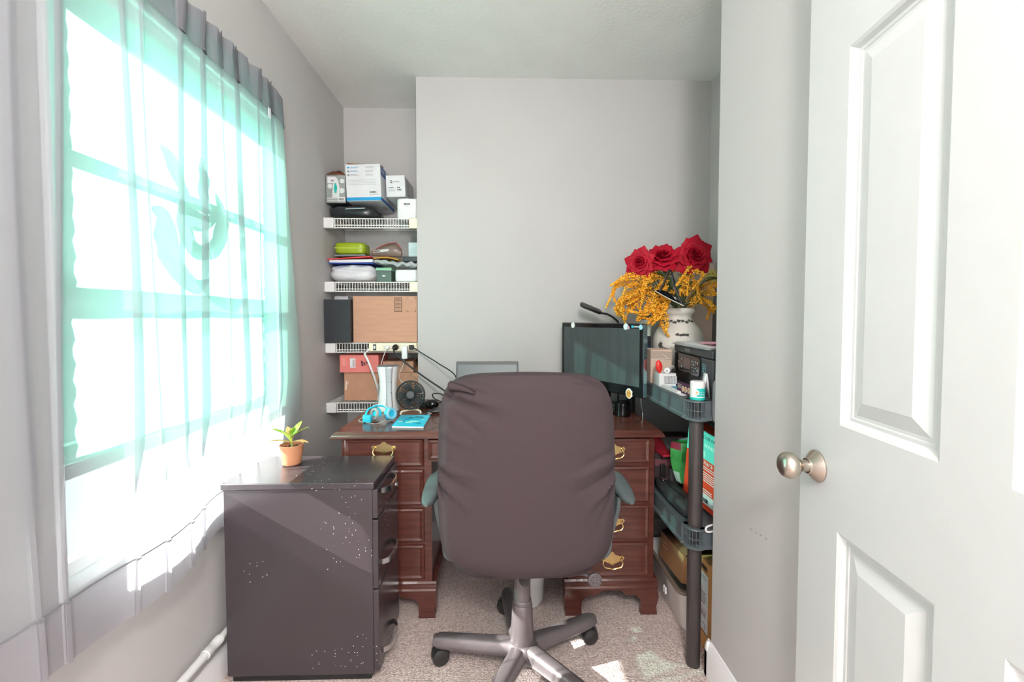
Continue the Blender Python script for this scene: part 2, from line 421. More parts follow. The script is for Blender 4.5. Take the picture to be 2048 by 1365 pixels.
# plan of the cloth: (y, x offset); z-folds at the places where the photo shows a darker strip
FOLDS = [(0.62, 0.02), (0.80, 0.035), (0.872, 0.022), (1.028, 0.028), (1.098, 0.014), (1.205, 0.026), (1.285, 0.05), (1.395, 0.012), (1.47, 0.032), (1.575, 0.02), (1.665, 0.026)]
def plan(t, z):
    """list of (x, y) across the cloth at height z"""
    pts = [(0.0, 0.46)]; y = 0.46
    for k, (fy, fw) in enumerate(FOLDS):
        sw = fy + 0.014 * math.sin(z * 2.1 + k * 1.7)
        fl_ = max(0.0, min(1.0, (z - 0.76) / 0.18)); fwz = fw * (0.85 + 0.25 * math.sin(z * 1.6 + k * 2.3)) * (0.15 + 0.85 * fl_ * fl_ * (3 - 2 * fl_))
        pts += [(0.0, sw), (0.002, sw + fwz), (0.005, sw + fwz * 0.98), (0.006, sw + 0.004), (0.009, sw), (0.010, sw + 0.01), (0.002, sw + fwz + 0.012)]
    pts += [(0.0, 1.71), (-0.003, 1.765), (-0.016, 1.81), (-0.036, 1.838), (-0.046, 1.848)]
    out = []
    for i in range(len(pts) - 1):
        for j in range(3):
            q = j / 3; out.append((pts[i][0] + (pts[i + 1][0] - pts[i][0]) * q, pts[i][1] + (pts[i + 1][1] - pts[i][1]) * q))
    out.append(pts[-1]); return out
def cloth_rows(z0, z1, n, dx, gather=0.0):
    rows = []
    for i in range(n + 1):
        z = z0 + (z1 - z0) * i / n; row = []
        pl = plan(0, z)
        for k, (x, y) in enumerate(pl):
            fl = max(0.0, min(1.0, (y - 1.45) / 0.34)); fl = fl * fl * (3 - 2 * fl)
            low = (2.1 - z) / 1.6
            yy = y + fl * 0.13 * low
            xx = x * (1 - 0.75 * fl * low) if y > 1.70 else x
            xx += 0.009 * math.sin(y * 17 + 1.2 * math.sin(z * 1.3)) * min(1, low * 1.4 + 0.2)
            g = max(0.0, (z - 1.97) / 0.14); xx += g * 0.009 * math.sin(y * 88) * (1 if y < 1.72 else 0.2)
            zz = z
            if z < 0.75: zz += 0.018 * math.sin(y * 9.5 + 1.0) * (0.75 - z) / 0.25
            bk = max(0.0, min(1.0, (y - 1.25) / 0.14)) * max(0.0, min(1.0, (0.95 - z) / 0.3))
            row.append(V((-0.893 + xx * (1 - 0.5 * bk) - 0.030 * bk + dx, yy, zz)))
        rows.append(row)
    return rows
MB().grid(cloth_rows(2.118, 0.515, 40, 0)).build('cloth', curtain_m, cur)
MB().grid(cloth_rows(2.121, 2.012, 6, 0.005)).build('header', head_m, cur)
MB().grid(cloth_rows(0.645, 0.513, 6, 0.004)).build('hem', hem_m, cur)
thread_m = M('grey_thread', (128, 130, 136), 0.8)
for zz in (2.014, 0.643): MB().grid(cloth_rows(zz, zz - 0.004, 1, 0.0065)).build('stitching', thread_m, cur)
MB().box(-0.878, -0.876, 1.650, 1.664, 1.975, 2.012).build('care_tag', paper_m, cur)

# white pipe above the left skirting
m = MB(); m.cyl((-0.93, -1.5, 0.161), (-0.93, 1.32, 0.161), 0.0125, n=16); m.cyl((-0.93, 1.32, 0.161), (-0.93, 2.6, 0.161), 0.0105, n=16)
pp = thing('wall_pipe', 'white pipe running along the left wall above the skirting board', 'pipe', (-0.93, 1.3, 0.148))
m.build('pipe', white_pl, pp)
m = MB(); m.lathe([(0.0106, 0), (0.0155, 0.001), (0.0155, 0.02), (0.0145, 0.022), (0.0145, 0.05), (0.0155, 0.052), (0.0155, 0.07), (0.0106, 0.072)], (-0.93, 1.318, 0.161), (0, 1, 0), 20)
m.build('coupling', white_pl, pp)
for y in (0.3, 1.9, 2.5): MB().box(-0.958, -0.928, y, y + 0.02, 0.146, 0.176).build('clip', white_pl, pp, bevel=0.002)

# ------------------------------------------------------------------ door
du = V((-0.117, -0.993, 0)).normalized(); dn = V((-du.y, du.x, 0)) * -1       # along the door towards the hinge; face normal to the room
if dn.x > 0: dn = -dn
D0 = V((0.655, 0.906, 0.012))
door = thing('door_1', None, None, tuple(D0 + du * 0.38)); door['kind'] = 'structure'
cols = [0, 0.123, 0.331, 0.426, 0.634, 0.757]; rows_ = [0, 0.24, 0.799, 1.004, 1.707, 1.81, 1.91, 2.02]
cells = {(i, j) for i in (1, 3) for j in (1, 3, 5)}
prof = [(0, 0), (0.006, -0.003), (0.012, -0.010), (0.018, -0.010), (0.020, -0.0115), (0.026, -0.0115), (0.052, -0.003), (0.054, -0.003)]
m = MB()
m.panel_face(D0, du, Z_, dn, cols, rows_, cells, prof)
m.panel_face(D0 - dn * 0.035, du, Z_, -dn, cols, rows_, cells, prof)
q = [D0, D0 + du * 0.757, D0 + du * 0.757 - dn * 0.035, D0 - dn * 0.035]; h = Z_ * 2.02
for i in (1, 3): m.add([q[i], q[(i + 1) % 4], q[(i + 1) % 4] + h, q[i] + h], [(0, 1, 2, 3)])
m.add(q, [(0, 1, 2, 3)]); m.add([p + h for p in q], [(0, 1, 2, 3)])
leaf = m.build('leaf', white_m, door, ang=6, weld=True)
kc = D0 + du * 0.058 + Z_ * 0.903
m = MB(); m.lathe([(0.0323, 0), (0.0323, 0.003), (0.031, 0.005), (0.016, 0.018), (0.0155, 0.021)], kc, dn, 40); m.build('rosette', nickel_m, door, ang=30)
m = MB(); m.lathe([(0.0125, 0.018), (0.0115, 0.028), (0.013, 0.036), (0.02, 0.040), (0.0255, 0.046), (0.0272, 0.053), (0.0262, 0.061), (0.022, 0.068), (0.014, 0.0725), (0.004, 0.074), (0, 0.074)], kc, dn, 40)
m.build('knob', nickel_m, door, ang=60)

# ------------------------------------------------------------------ filing cabinet
def dusty():
    m = M('black_steel', (62, 55, 59), 0.26, noise=0.06, scale=3, bump=0.03, bscale=500)
    t = m.node_tree; n = t.nodes; b = n['Principled BSDF']
    tc = n.new('ShaderNodeTexCoord'); vo = n.new('ShaderNodeTexVoronoi'); vo.inputs['Scale'].default_value = 95
    nz = n.new('ShaderNodeTexNoise'); nz.inputs['Scale'].default_value = 5; nz.inputs['Detail'].default_value = 1
    t.links.new(tc.outputs['Object'], vo.inputs['Vector']); t.links.new(tc.outputs['Object'], nz.inputs['Vector'])
    lt = n.new('ShaderNodeMath'); lt.operation = 'LESS_THAN'; lt.inputs[1].default_value = 0.13; t.links.new(vo.outputs['Distance'], lt.inputs[0])
    vd = n.new('ShaderNodeVectorMath'); vd.operation = 'DISTANCE'; vd.inputs[1].default_value = (0.17, -0.146, 0.40); t.links.new(tc.outputs['Object'], vd.inputs[0])
    ml = n.new('ShaderNodeMath'); ml.operation = 'MULTIPLY_ADD'; ml.inputs[1].default_value = -0.55; ml.inputs[2].default_value = 0.14; t.links.new(vd.outputs['Value'], ml.inputs[0])
    sm = n.new('ShaderNodeMath'); sm.operation = 'ADD'; t.links.new(ml.outputs[0], sm.inputs[0]); t.links.new(nz.outputs['Fac'], sm.inputs[1])
    gt = n.new('ShaderNodeMath'); gt.operation = 'GREATER_THAN'; gt.inputs[1].default_value = 0.56; t.links.new(sm.outputs[0], gt.inputs[0])
    rnd = n.new('ShaderNodeSeparateColor'); t.links.new(vo.outputs['Color'], rnd.inputs[0])
    g2 = n.new('ShaderNodeMath'); g2.operation = 'GREATER_THAN'; g2.inputs[1].default_value = 0.5; t.links.new(rnd.outputs[0], g2.inputs[0])
    mu = n.new('ShaderNodeMath'); mu.operation = 'MULTIPLY'; t.links.new(lt.outputs[0], mu.inputs[0]); t.links.new(gt.outputs[0], mu.inputs[1])
    mu2 = n.new('ShaderNodeMath'); mu2.operation = 'MULTIPLY'; t.links.new(mu.outputs[0], mu2.inputs[0]); t.links.new(g2.outputs[0], mu2.inputs[1])
    mx = n.new('ShaderNodeMix'); mx.data_type = 'RGBA'; t.links.new(mu2.outputs[0], mx.inputs['Factor'])
    src = b.inputs['Base Color'].links[0].from_socket; t.links.new(src, mx.inputs['A']); mx.inputs['B'].default_value = lin((225, 215, 215))
    t.links.new(mx.outputs['Result'], b.inputs['Base Color'])
    return m
steel_m = dusty()
fc = thing('filing_cabinet', 'black steel three-drawer filing cabinet with dusty side under the window', 'filing cabinet', (-0.67, 1.54, 0))
m = MB(); m.box(-0.912, -0.428, 1.394, 1.664, 0.025, 0.655); m.build('body', steel_m, fc, bevel=0.003)
m = MB(); m.box(-0.918, -0.420, 1.388, 1.668, 0.655, 0.677); m.build('top_panel', steel_m, fc, bevel=0.003)
m = MB(); m.box(-0.90, -0.44, 1.405, 1.655, 0.0, 0.026); m.build('plinth', black_pl, fc)
for (z0, z1, hz) in ((0.555, 0.652, 0.632), (0.318, 0.549, 0.385), (0.035, 0.312, 0.075)):
    d = MB().box(-0.428, -0.410, 1.394, 1.664, z0, z1).build('drawer', steel_m, fc, bevel=0.0025)
    m = MB()
    path = [(-0.4095, 1.435, hz), (-0.392, 1.450, hz), (-0.386, 1.475, hz), (-0.386, 1.535, hz), (-0.392, 1.56, hz), (-0.4095, 1.575, hz)]
    c = catmull(path, 4); rows = []
    for p in c: rows.append([p + V((0.003, 0, -0.009)), p + V((0.003, 0, 0.009)), p + V((-0.001, 0, 0.009)), p + V((-0.001, 0, -0.009))])
    m.grid(rows, cv=True); m.build('handle', M('satin_chrome', (205, 203, 206), 0.22, 1.0), d)
m = MB(); m.lathe([(0.011, 0), (0.011, 0.004), (0.008, 0.007), (0.003, 0.007), (0.0, 0.0065)], (-0.4105, 1.642, 0.572), (1, 0, 0), 20); m.build('lock', chrome_m, fc)

# potted plant on the cabinet
pl = thing('potted_plant', 'small croton with green and yellow leaves in a terracotta pot on the filing cabinet', 'plant', (-0.777, 1.575, 0.677))
c0 = V((-0.777, 1.575, 0.6775))
m = MB(); m.lathe([(0.0, 0.0), (0.028, 0.0), (0.032, 0.004), (0.0385, 0.045), (0.0405, 0.070), (0.0415, 0.073), (0.0400, 0.075), (0.0375, 0.073), (0.036, 0.058), (0.0, 0.058)], c0, n=40)
m.build('pot', M('terracotta', (196, 136, 100), 0.55, noise=0.05), pl)
m = MB()
for i in range(120):
    a, r = random.random() * 6.28, 0.034 * math.sqrt(random.random()); m.ell(c0 + V((r * math.cos(a), r * math.sin(a), 0.059 + random.random() * 0.003)), 0.003, 0.003, 0.0025, 6, 4)
m.build('soil', M('soil', (52, 42, 38), 0.95, noise=0.3), pl)
m = MB(); m.tube(catmull([c0 + V((0, 0, 0.05)), c0 + V((0.001, 0, 0.09)), c0 + V((0.0, 0, 0.125))], 4), [0.004] * 4 + [0.0035] * 5, 8); m.build('stem', M('plant_stem', (150, 160, 90), 0.6), pl)
leaf_a = M('leaf_green_yellow', (120, 170, 40), 0.45, c2=(206, 214, 96), scale=60, noise=0.2)
leaf_b = M('leaf_yellow_pink', (226, 196, 116), 0.45, c2=(232, 170, 120), scale=40, noise=0.2)
leaf_c = M('leaf_bronze', (190, 140, 90), 0.45, c2=(214, 190, 130), scale=60)
def leaf_mesh(m, base, d, L, wd, droop, mat=0, fold=0.25):
    d = V(d).normalized(); side = d.cross(Z_).normalized(); upv = side.cross(d); rows = []
    for i in range(11):
        t = i / 10; wv = wd * math.sin(math.pi * min(1, t * 0.96 + 0.04)) ** 0.8 * (1 - 0.25 * t); p = V(base) + d * (L * t) + Z_ * (-droop * t * t)
        rows.append([p + side * (wv * s_) + upv * (abs(s_) * wv * fold) for s_ in (-1, -0.5, 0, 0.5, 1)])
    m.grid(rows, mat)
for (d, L, wd, dr, z, mt) in (((0.85, -0.1, 0.60), 0.085, 0.016, 0.008, 0.10, leaf_a), ((-0.8, -0.2, 0.55), 0.085, 0.016, 0.01, 0.10, leaf_a), ((-0.25, -0.4, 0.8), 0.075, 0.018, 0.012, 0.08, leaf_a), ((-0.9, -0.3, 0.35), 0.095, 0.013, 0.025, 0.08, leaf_c), ((0.9, -0.25, 0.4), 0.082, 0.013, 0.028, 0.08, leaf_b), ((0.2, 0.6, 0.7), 0.08, 0.015, 0.01, 0.1, leaf_a), ((-0.45, 0.5, 0.75), 0.07, 0.015, 0.01, 0.09, leaf_b), ((0.45, -0.5, 0.85), 0.05, 0.012, 0.006, 0.11, leaf_a)):
    m = MB(); leaf_mesh(m, c0 + V((0, 0, z)), d, L, wd, dr); m.build('leaf', mt, pl, solid=0.0006)

# ------------------------------------------------------------------ desk
desk = thing('desk', 'dark cherry pedestal desk with brass handles and bracket feet', 'desk', (-0.01, 1.99, 0))
m = MB()
pr = [(0.0, 0.739), (0.0, 0.747), (0.004, 0.750), (0.004, 0.753), (0.012, 0.762), (0.016, 0.765)]
x0, x1, y0, y1 = -0.677, 0.655, 1.672, 2.288
vs = []
for (d, z) in pr: vs += [V((x0 + d, y0 + d, z)), V((x1 - d, y0 + d, z)), V((x1 - d, y1, z)), V((x0 + d, y1, z))]
fs = [(3, 2, 1, 0)]
for k in range(len(pr) - 1):
    for e in range(4): fs.append((k * 4 + e, k * 4 + (e + 1) % 4, k * 4 + 4 + (e + 1) % 4, k * 4 + 4 + e))
k = (len(pr) - 1) * 4; fs.append((k, k + 1, k + 2, k + 3)); m.add(vs, fs); m.build('desktop', wood_m, desk, bevel=0.0015)
YF = 1.70
def bail(parent, cx, cz, y, s=1.0):
    m = MB()
    out = [(-0.045, 0.0), (-0.050, 0.010), (-0.043, 0.017), (-0.034, 0.013), (-0.024, 0.018), (-0.012, 0.022), (-0.006, 0.030), (0, 0.036), (0.006, 0.030), (0.012, 0.022), (0.024, 0.018), (0.034, 0.013), (0.043, 0.017), (0.050, 0.010), (0.045, 0.0), (0.038, -0.008), (0.028, -0.006), (0.014, -0.014), (0.004, -0.021), (-0.004, -0.021), (-0.014, -0.014), (-0.028, -0.006), (-0.038, -0.008)]
    m.prism([(cx + a * s, y, cz + b * s) for a, b in out], (0, -0.0018, 0))
    for sx in (-1, 1): m.lathe([(0.006, 0), (0.0055, 0.007), (0.004, 0.012), (0.0, 0.0125)], (cx + sx * 0.036 * s, y - 0.0015, cz + 0.006), (0, -1, 0), 12)
    m.tube(catmull([(cx + a * s, y - b, cz + c * s) for a, b, c in ((-0.036, 0.011, 0.006), (-0.040, 0.014, -0.010), (-0.030, 0.018, -0.022), (-0.012, 0.02, -0.025), (0, 0.02, -0.028), (0.012, 0.02, -0.025), (0.030, 0.018, -0.022), (0.040, 0.014, -0.010), (0.036, 0.011, 0.006))], 4), 0.0026, 8)
    return m.build('handle', brass_m, parent)
dprof = [(0, 0.0), (0.003, 0.007), (0.009, 0.010), (0.018, 0.007), (0.020, 0.007)]
def drawer(xa, xb, za, zb, hand=True, hz=None):
    m = MB(); m.panel_face((xa, YF - 0.001, za), X_, Z_, (0, -1, 0), [0, xb - xa], [0, zb - za], {(0, 0)}, dprof)
    m.add([(xa, YF - 0.001, za), (xb, YF - 0.001, za), (xb, YF - 0.001, zb), (xa, YF - 0.001, zb)], [(3, 2, 1, 0)])
    d = m.build('drawer', wood_m, desk, ang=6, weld=True)
    if hand: bail(d, (xa + xb) / 2, hz or (za + zb) / 2, YF - 0.008)
for (a, b, nm) in ((-0.640, -0.283, 'left'), (0.272, 0.622, 'right')):
    MB().box(a, b, YF, 2.275, 0.145, 0.738).build('pedestal', wood_m, desk)
    m = MB(); m.prism([(a - 0.016, y, z) for y, z in ()] or [(a - 0.016, YF - 0.016, 0.107), (a - 0.016, YF - 0.016, 0.116), (a - 0.016, YF - 0.011, 0.122), (a - 0.016, YF - 0.011, 0.130), (a - 0.016, YF - 0.006, 0.134), (a - 0.016, YF - 0.006, 0.140), (a - 0.016, YF - 0.001, 0.147), (a - 0.016, 2.28, 0.147), (a - 0.016, 2.28, 0.107)], (b - a + 0.032, 0, 0))
    m.build('base_moulding', wood_m, desk)
    # bracket feet: an arched front board and side boards
    w_ = b - a + 0.028; x0 = a - 0.014
    arch = [(0.0, 0.107), (-0.006, 0.075), (0.004, 0.035), (0.0, 0.003), (0.068, 0.003), (0.066, 0.040), (0.070, 0.068), (0.092, 0.086), (0.124, 0.084), (0.142, 0.096), (0.155, 0.106)]
    pts = arch + [(w_ - p, q) for p, q in arch[::-1]]
    sidep = [(0, 0.107), (0, 0.003), (0.055, 0.003), (0.055, 0.04), (0.06, 0.068), (0.085, 0.086), (0.12, 0.106)]
    for fl in (1, -1):
        P_ = [((x0 + p) if fl == 1 else (x0 + w_ - p), YF - 0.014, q) for p, q in arch]
        m = MB().prism(P_, (0, 0.02, 0)); xs = x0 if fl == 1 else x0 + w_ - 0.02
        m.prism([(xs, YF + 0.004 + p, q) for p, q in sidep], (0.02, 0, 0)); m.build('bracket_foot', wood_m, desk)
        MB().prism([(xs, 2.27 - p, q) for p, q in sidep], (0.02, 0, 0)).build('bracket_foot', wood_m, desk)
MB().box(-0.284, 0.273, YF, 2.26, 0.640, 0.738).build('apron', wood_m, desk)
drawer(-0.630, -0.312, 0.620, 0.736, True, 0.693)
for za, zb in ((0.462, 0.610), (0.312, 0.452), (0.158, 0.302)): drawer(-0.630, -0.312, za, zb)
drawer(-0.296, 0.285, 0.648, 0.732, True)
for za, zb in ((0.627, 0.732), (0.466, 0.616), (0.312, 0.456), (0.158, 0.302)): drawer(0.298, 0.603, za, zb)

# ------------------------------------------------------------------ office chair
ch = thing('office_chair', 'office chair in a stretched dark mauve-grey fabric cover at the desk', 'chair', (0.069, 1.416, 0))
cover_m = M('stretch_cover', (66, 55, 58), 0.85, noise=0.05, scale=300, bump=0.12, bscale=900, spec=0.25)
gun_m = M('gunmetal', (118, 110, 112), 0.38, 0.55, noise=0.04)
cast_m = M('caster_nylon', (44, 42, 43), 0.35, noise=0.05)
grey_pad = M('grey_green_plastic', (84, 92, 94), 0.5, noise=0.04)
CX, ZB, ZT_, HW = 0.073, 0.462, 1.046, 0.258
# wrinkle strokes on the rear face: (u0,v0)->(u1,v1) width, depth; u -1..1 across, v 0..1 up
WR = [(-0.98, 0.955, -0.25, 0.865, 0.020, 0.012), (-0.98, 0.925, -0.35, 0.815, 0.016, -0.009), (-0.92, 0.985, -0.45, 0.955, 0.022, 0.012), (-0.97, 0.90, -0.75, 0.75, 0.02, 0.004), (-0.80, 0.83, -0.5, 0.73, 0.014, -0.004), (-0.97, 0.74, -0.60, 0.67, 0.016, 0.005),
      (-0.99, 0.50, -0.66, 0.375, 0.013, 0.010), (-0.99, 0.54, -0.60, 0.45, 0.016, -0.007), (-0.99, 0.46, -0.86, 0.33, 0.012, -0.008), (-0.97, 0.57, -0.55, 0.52, 0.013, 0.005),
      (0.99, 0.50, 0.62, 0.335, 0.014, 0.010), (0.99, 0.53, 0.55, 0.44, 0.018, -0.007), (0.99, 0.45, 0.78, 0.27, 0.012, -0.006), (0.97, 0.60, 0.45, 0.50, 0.03, 0.006), (0.97, 0.63, 0.6, 0.57, 0.016, -0.005), (0.7, 0.985, 0.96, 0.93, 0.018, -0.009), (0.5, 0.99, 0.95, 0.965, 0.014, 0.006), (0.97, 0.87, 0.7, 0.90, 0.016, 0.004)]
def wrinkle(u, v):
    s_ = 0.0
    for (a, b, c, d, wd, dp) in WR:
        du_, dv_ = c - a, (d - b); L2 = du_ * du_ + dv_ * dv_; t = ((u - a) * du_ + (v - b) * dv_) / L2
        if -0.1 < t < 1.1:
            tt = max(0, min(1, t)); ex, ey = u - (a + du_ * tt), v - (b + dv_ * tt); r2 = (ex * 0.5) ** 2 + ey * ey
            s_ += 2.3 * dp * math.exp(-r2 / (0.7 * wd * wd)) * (1 - 0.75 * tt)
    return s_
def outline(t, k=1.0):
    """rounded back outline; t 0..1 around, returns u,v in metres about the centre"""
    a = 2 * math.pi * t; c, s_ = math.cos(a), math.sin(a)
    hh = (ZT_ - ZB) / 2
    n = 7.0 if s_ > 0 else 8.0
    r = (abs(c) ** n + abs(s_) ** n) ** (-1 / n)
    u, v = r * c, r * s_
    wv = HW * (1.0 if v > -0.3 else 1.0 - 0.02 * ((-v - 0.3) / 0.7) ** 2) * (1 + 0.02 * math.cos(v * 2.4))
    top = 0.012 * (1 - u * u) if v > 0 else 0.042 * u * u * min(1.0, -v) ** 2
    return u * wv * k, v * hh * k + top * k
NT, rows = 160, []
# rings from rear centre out to the rim, round the edge, and in to the front centre
ringset = [(k / 22, None) for k in range(1, 22)]
tilt = 0.03
def ypos(z): return 1.165 + tilt * (z - ZB) * 0.9
def ring(k, dy):
    row = []
    for i in range(NT):
        x, z = outline(i / NT, k); row.append((x, z, dy))
    return row
for i in range(1, 27):
    k = i / 26
    kk = math.sin(k * math.pi / 2) * 0.985
    row = []
    for j in range(NT):
        x, z = outline(j / NT, kk)
        u, v = x / HW, (z + (ZT_ - ZB) / 2) / (ZT_ - ZB)
        edge = max(0.0, (kk - 0.80) / 0.185)
        dy = 0.016 * (kk ** 2) + 0.018 * edge ** 2.2 + 0.016 * u * u - wrinkle(u, v) * (1.0 if kk < 0.97 else 0.6)
        row.append(V((CX + x, ypos(z + (ZT_ + ZB) / 2) + dy, (ZT_ + ZB) / 2 + z)))
    rows.append(row)
for (kk, dy) in ((0.998, 0.062), (1.0, 0.080), (0.992, 0.098), (0.97, 0.112), (0.92, 0.124), (0.8, 0.132), (0.5, 0.138), (0.1, 0.14)):
    row = []
    for j in range(NT):
        x, z = outline(j / NT, kk); u = x / HW
        v = (z + (ZT_ - ZB) / 2) / (ZT_ - ZB)
        row.append(V((CX + x, ypos(z + (ZT_ + ZB) / 2) + dy + 0.012 * u * u - 0.3 * wrinkle(u, v) * (kk > 0.9), (ZT_ + ZB) / 2 + z)))
    rows.append(row)
m = MB(); m.grid(rows, cv=True)
m.add(rows[0], [tuple(range(NT))]); m.add(rows[-1], [tuple(range(NT))[::-1]])
m.build('backrest', cover_m, ch, ang=180)
# the pinched pleat of loose cover at the top left corner and the dark gap at the lower left
m = MB(); rr = []
for i in range(9):
    t = i / 8; p = V((-0.146 + 0.070 * t, 1.176 + 0.006 * t, 1.030 - 0.012 * t - 0.010 * t * t)); wd = 0.011 * (1 - t) + 0.002
    rr.append([p + V((0, 0.006, -wd)), p + V((-0.004 * (1 - t), -0.004 * (1 - t), -wd * 0.3)), p + V((-0.003 * (1 - t), -0.004 * (1 - t), wd * 0.6)), p + V((0.002, 0.008, wd))])
m.grid(rr); m.build('cover_pleat', cover_m, ch, solid=0.003, ang=180)
# seat
rows = []
for i in range(15):
    t = i / 14; zz = 0.415 + 0.085 * t; k = 1 - 0.10 * (abs(t - 0.5) * 2) ** 4; row = []
    for j in range(64):
        a = 2 * math.pi * j / 64; c, s_ = math.cos(a), math.sin(a); r = (abs(c) ** 5 + abs(s_) ** 5) ** (-1 / 5)
        row.append(V((CX + 0.235 * k * r * c, 1.485 + 0.225 * k * r * s_, zz)))
    rows.append(row)
m = MB().grid(rows, cv=True); m.add(rows[0], [tuple(range(64))[::-1]]); m.add(rows[-1], [tuple(range(64))]); m.build('seat', cover_m, ch, ang=60)
MB().box(-0.04, 0.18, 1.33, 1.55, 0.385, 0.416).build('seat_plate', black_pl, ch, bevel=0.006)
m = MB(); m.tube(catmull([(0.07, 1.36, 0.40), (0.07, 1.29, 0.405), (0.07, 1.262, 0.45), (0.07, 1.262, 0.55)], 5), 0.018, 10); m.build('back_bar', black_pl, ch)
for sx in (-1, 1):
    cx = -0.232 if sx < 0 else 0.402
    dx = 0.012 if sx < 0 else -0.012
    rows = []
    for i in range(25):
        t = i / 24; y = 1.285 + 0.30 * t; e = (1 - abs(2 * t - 1) ** 4) ** 0.5 if 0 < t < 1 else 0.02
        zc = 0.645 + 0.035 * math.sin(math.pi * min(1, t * 1.25)) * t; hw = 0.026 * max(0.15, e) * (1 + 0.15 * t); row = []
        for j in range(20):
            a = 2 * math.pi * j / 20; c, s_ = math.cos(a), math.sin(a); r = (abs(c) ** 3 + abs(s_) ** 3) ** (-1 / 3)
            row.append(V((cx + dx * t + hw * r * c, y, zc + 0.016 * max(0.25, e) * r * s_)))
        rows.append(row)
    m = MB().grid(rows, cv=True); m.add(rows[0], [tuple(range(20))]); m.add(rows[-1], [tuple(range(20))[::-1]])
    arm = m.build('armrest', grey_pad, ch, ang=60)
    m = MB(); px_ = -0.204 if sx < 0 else 0.372
    c = [V((px_ + sx * 0.006, 1.36, 0.642)), V((px_ + sx * 0.004, 1.37, 0.59)), V((px_ - sx * 0.012, 1.39, 0.50)), V((px_ - sx * 0.03, 1.40, 0.42)), V((px_ - sx * 0.15, 1.41, 0.408))]
    rows = [[p + V((-0.006, -0.022, 0)), p + V((0.006, -0.022, 0)), p + V((0.006, 0.022, 0)), p + V((-0.006, 0.022, 0))] for p in catmull(c, 5)]
    m.grid(rows, cv=True); m.build('arm_post', grey_pad, arm, bevel=0.003)
# tilt lever with its socketed end seen under the back
m = MB(); m.tube([(0.12, 1.40, 0.40), (0.22, 1.36, 0.398), (0.292, 1.315, 0.395)], 0.006, 8)
m.lathe([(0.0, 0.012), (0.012, 0.012), (0.020, 0.012), (0.022, 0.008), (0.022, 0.0), (0.019, -0.002), (0.017, 0.0015), (0.0, 0.0015)][::-1], (0.292, 1.30, 0.394), (0, 1, 0), 28)
for k in range(6): a = k * 1.047; m.ell((0.292 + 0.010 * math.cos(a), 1.3015, 0.394 + 0.010 * math.sin(a)), 0.002, 0.001, 0.002, 8, 5, 1)
m.build('tilt_lever', [M('lever_grey', (96, 88, 90), 0.5), black_pl], ch)
c = V((0.069, 1.416, 0))
m = MB(); m.lathe([(0.014, 0.36), (0.014, 0.40)], c, n=24); m.lathe([(0.028, 0.255), (0.028, 0.385)], c, n=28); m.lathe([(0.0305, 0.247), (0.031, 0.250), (0.031, 0.262), (0.0295, 0.265)], c, n=28)
m.lathe([(0.040, 0.10), (0.040, 0.135), (0.036, 0.20), (0.0345, 0.245), (0.032, 0.250), (0.028, 0.252)], c, n=28); m.build('column', gun_m, ch)
angs = [171, 99, 27, -45, -117]
m = MB(); m.lathe([(0.0, 0.060), (0.050, 0.060), (0.056, 0.068), (0.054, 0.105), (0.044, 0.118), (0.040, 0.12)], c, n=40); m.build('base_hub', gun_m, ch)
for a in angs:
    d = V((math.cos(R(a)), math.sin(R(a)), 0)); s_ = V((-d.y, d.x, 0)); rows = []
    for i in range(13):
        t = i / 12; p = c + d * (0.035 + 0.278 * t); zc = 0.092 - 0.006 * t; hh = 0.027 - 0.006 * t; hw = 0.034 - 0.007 * t
        if i >= 11: hh *= 0.97 - 0.25 * (i - 11); hw *= 0.97 - 0.25 * (i - 11)
        row = []
        for j in range(16):
            b = 2 * math.pi * j / 16; cc, ss = math.cos(b), math.sin(b); r = (abs(cc) ** 3 + abs(ss) ** 3) ** (-1 / 3)
            row.append(p + s_ * (hw * r * cc * (1 - 0.2 * (ss > 0))) + Z_ * (zc + hh * r * ss))
        rows.append(row)
    m = MB().grid(rows, cv=True); m.add(rows[0], [tuple(range(16))]); m.add(rows[-1], [tuple(range(16))[::-1]]); m.build('base_arm', gun_m, ch, ang=50)
    # caster: two wheels and a hood, swivelled
    q = c + d * 0.300; sw = R(20 if a > 150 else (195 if a == 27 else a + 50)); f = V((math.cos(sw), math.sin(sw), 0)); g = V((-f.y, f.x, 0)); ctr = q + f * 0.010 + Z_ * 0.030
    m = MB(); m.cyl(q + Z_ * 0.05, q + Z_ * 0.074, 0.007, n=12)
    rows = []
    for i in range(9):
        t = i / 8; rad = 0.0335 * math.sqrt(max(0.0, 1 - (2 * t - 1) ** 2 * 0.12)); row = []
        for j in range(13):
            b = R(-25 + 205 * j / 12); row.append(ctr + f * (rad * math.cos(b)) + Z_ * (rad * math.sin(b) + 0.002) + g * ((t - 0.5) * 0.018))
        rows.append(row)
    m.grid(rows); m.add([ctr + g * 0.009] + rows[-1], [tuple([0] + [i, i + 1]) for i in range(1, 13)]); m.add([ctr - g * 0.009] + rows[0], [(0, i + 1, i) for i in range(1, 13)])
    k = m.build('caster', cast_m, ch)
    for sgn in (-1, 1):
        m = MB(); m.lathe([(0.0, 0), (0.016, 0.0), (0.019, 0.002), (0.027, 0.002), (0.0295, 0.005), (0.0298, 0.010), (0.0275, 0.014), (0.022, 0.0165), (0.0, 0.0175)], ctr + g * (sgn * 0.0075), g * sgn, 28); m.build('wheel', cast_m, k, ang=30)

# waste bin under the desk
m = MB(); m.lathe([(0.0, 0.002), (0.050, 0.0), (0.056, 0.008), (0.060, 0.03), (0.070, 0.24), (0.074, 0.244), (0.072, 0.248), (0.067, 0.243), (0.056, 0.03), (0.0, 0.012)], (0.118, 1.79, 0), n=40)
tag(m.build('waste_bin', white_pl), 'small white plastic waste bin under the desk behind the chair', 'bin')
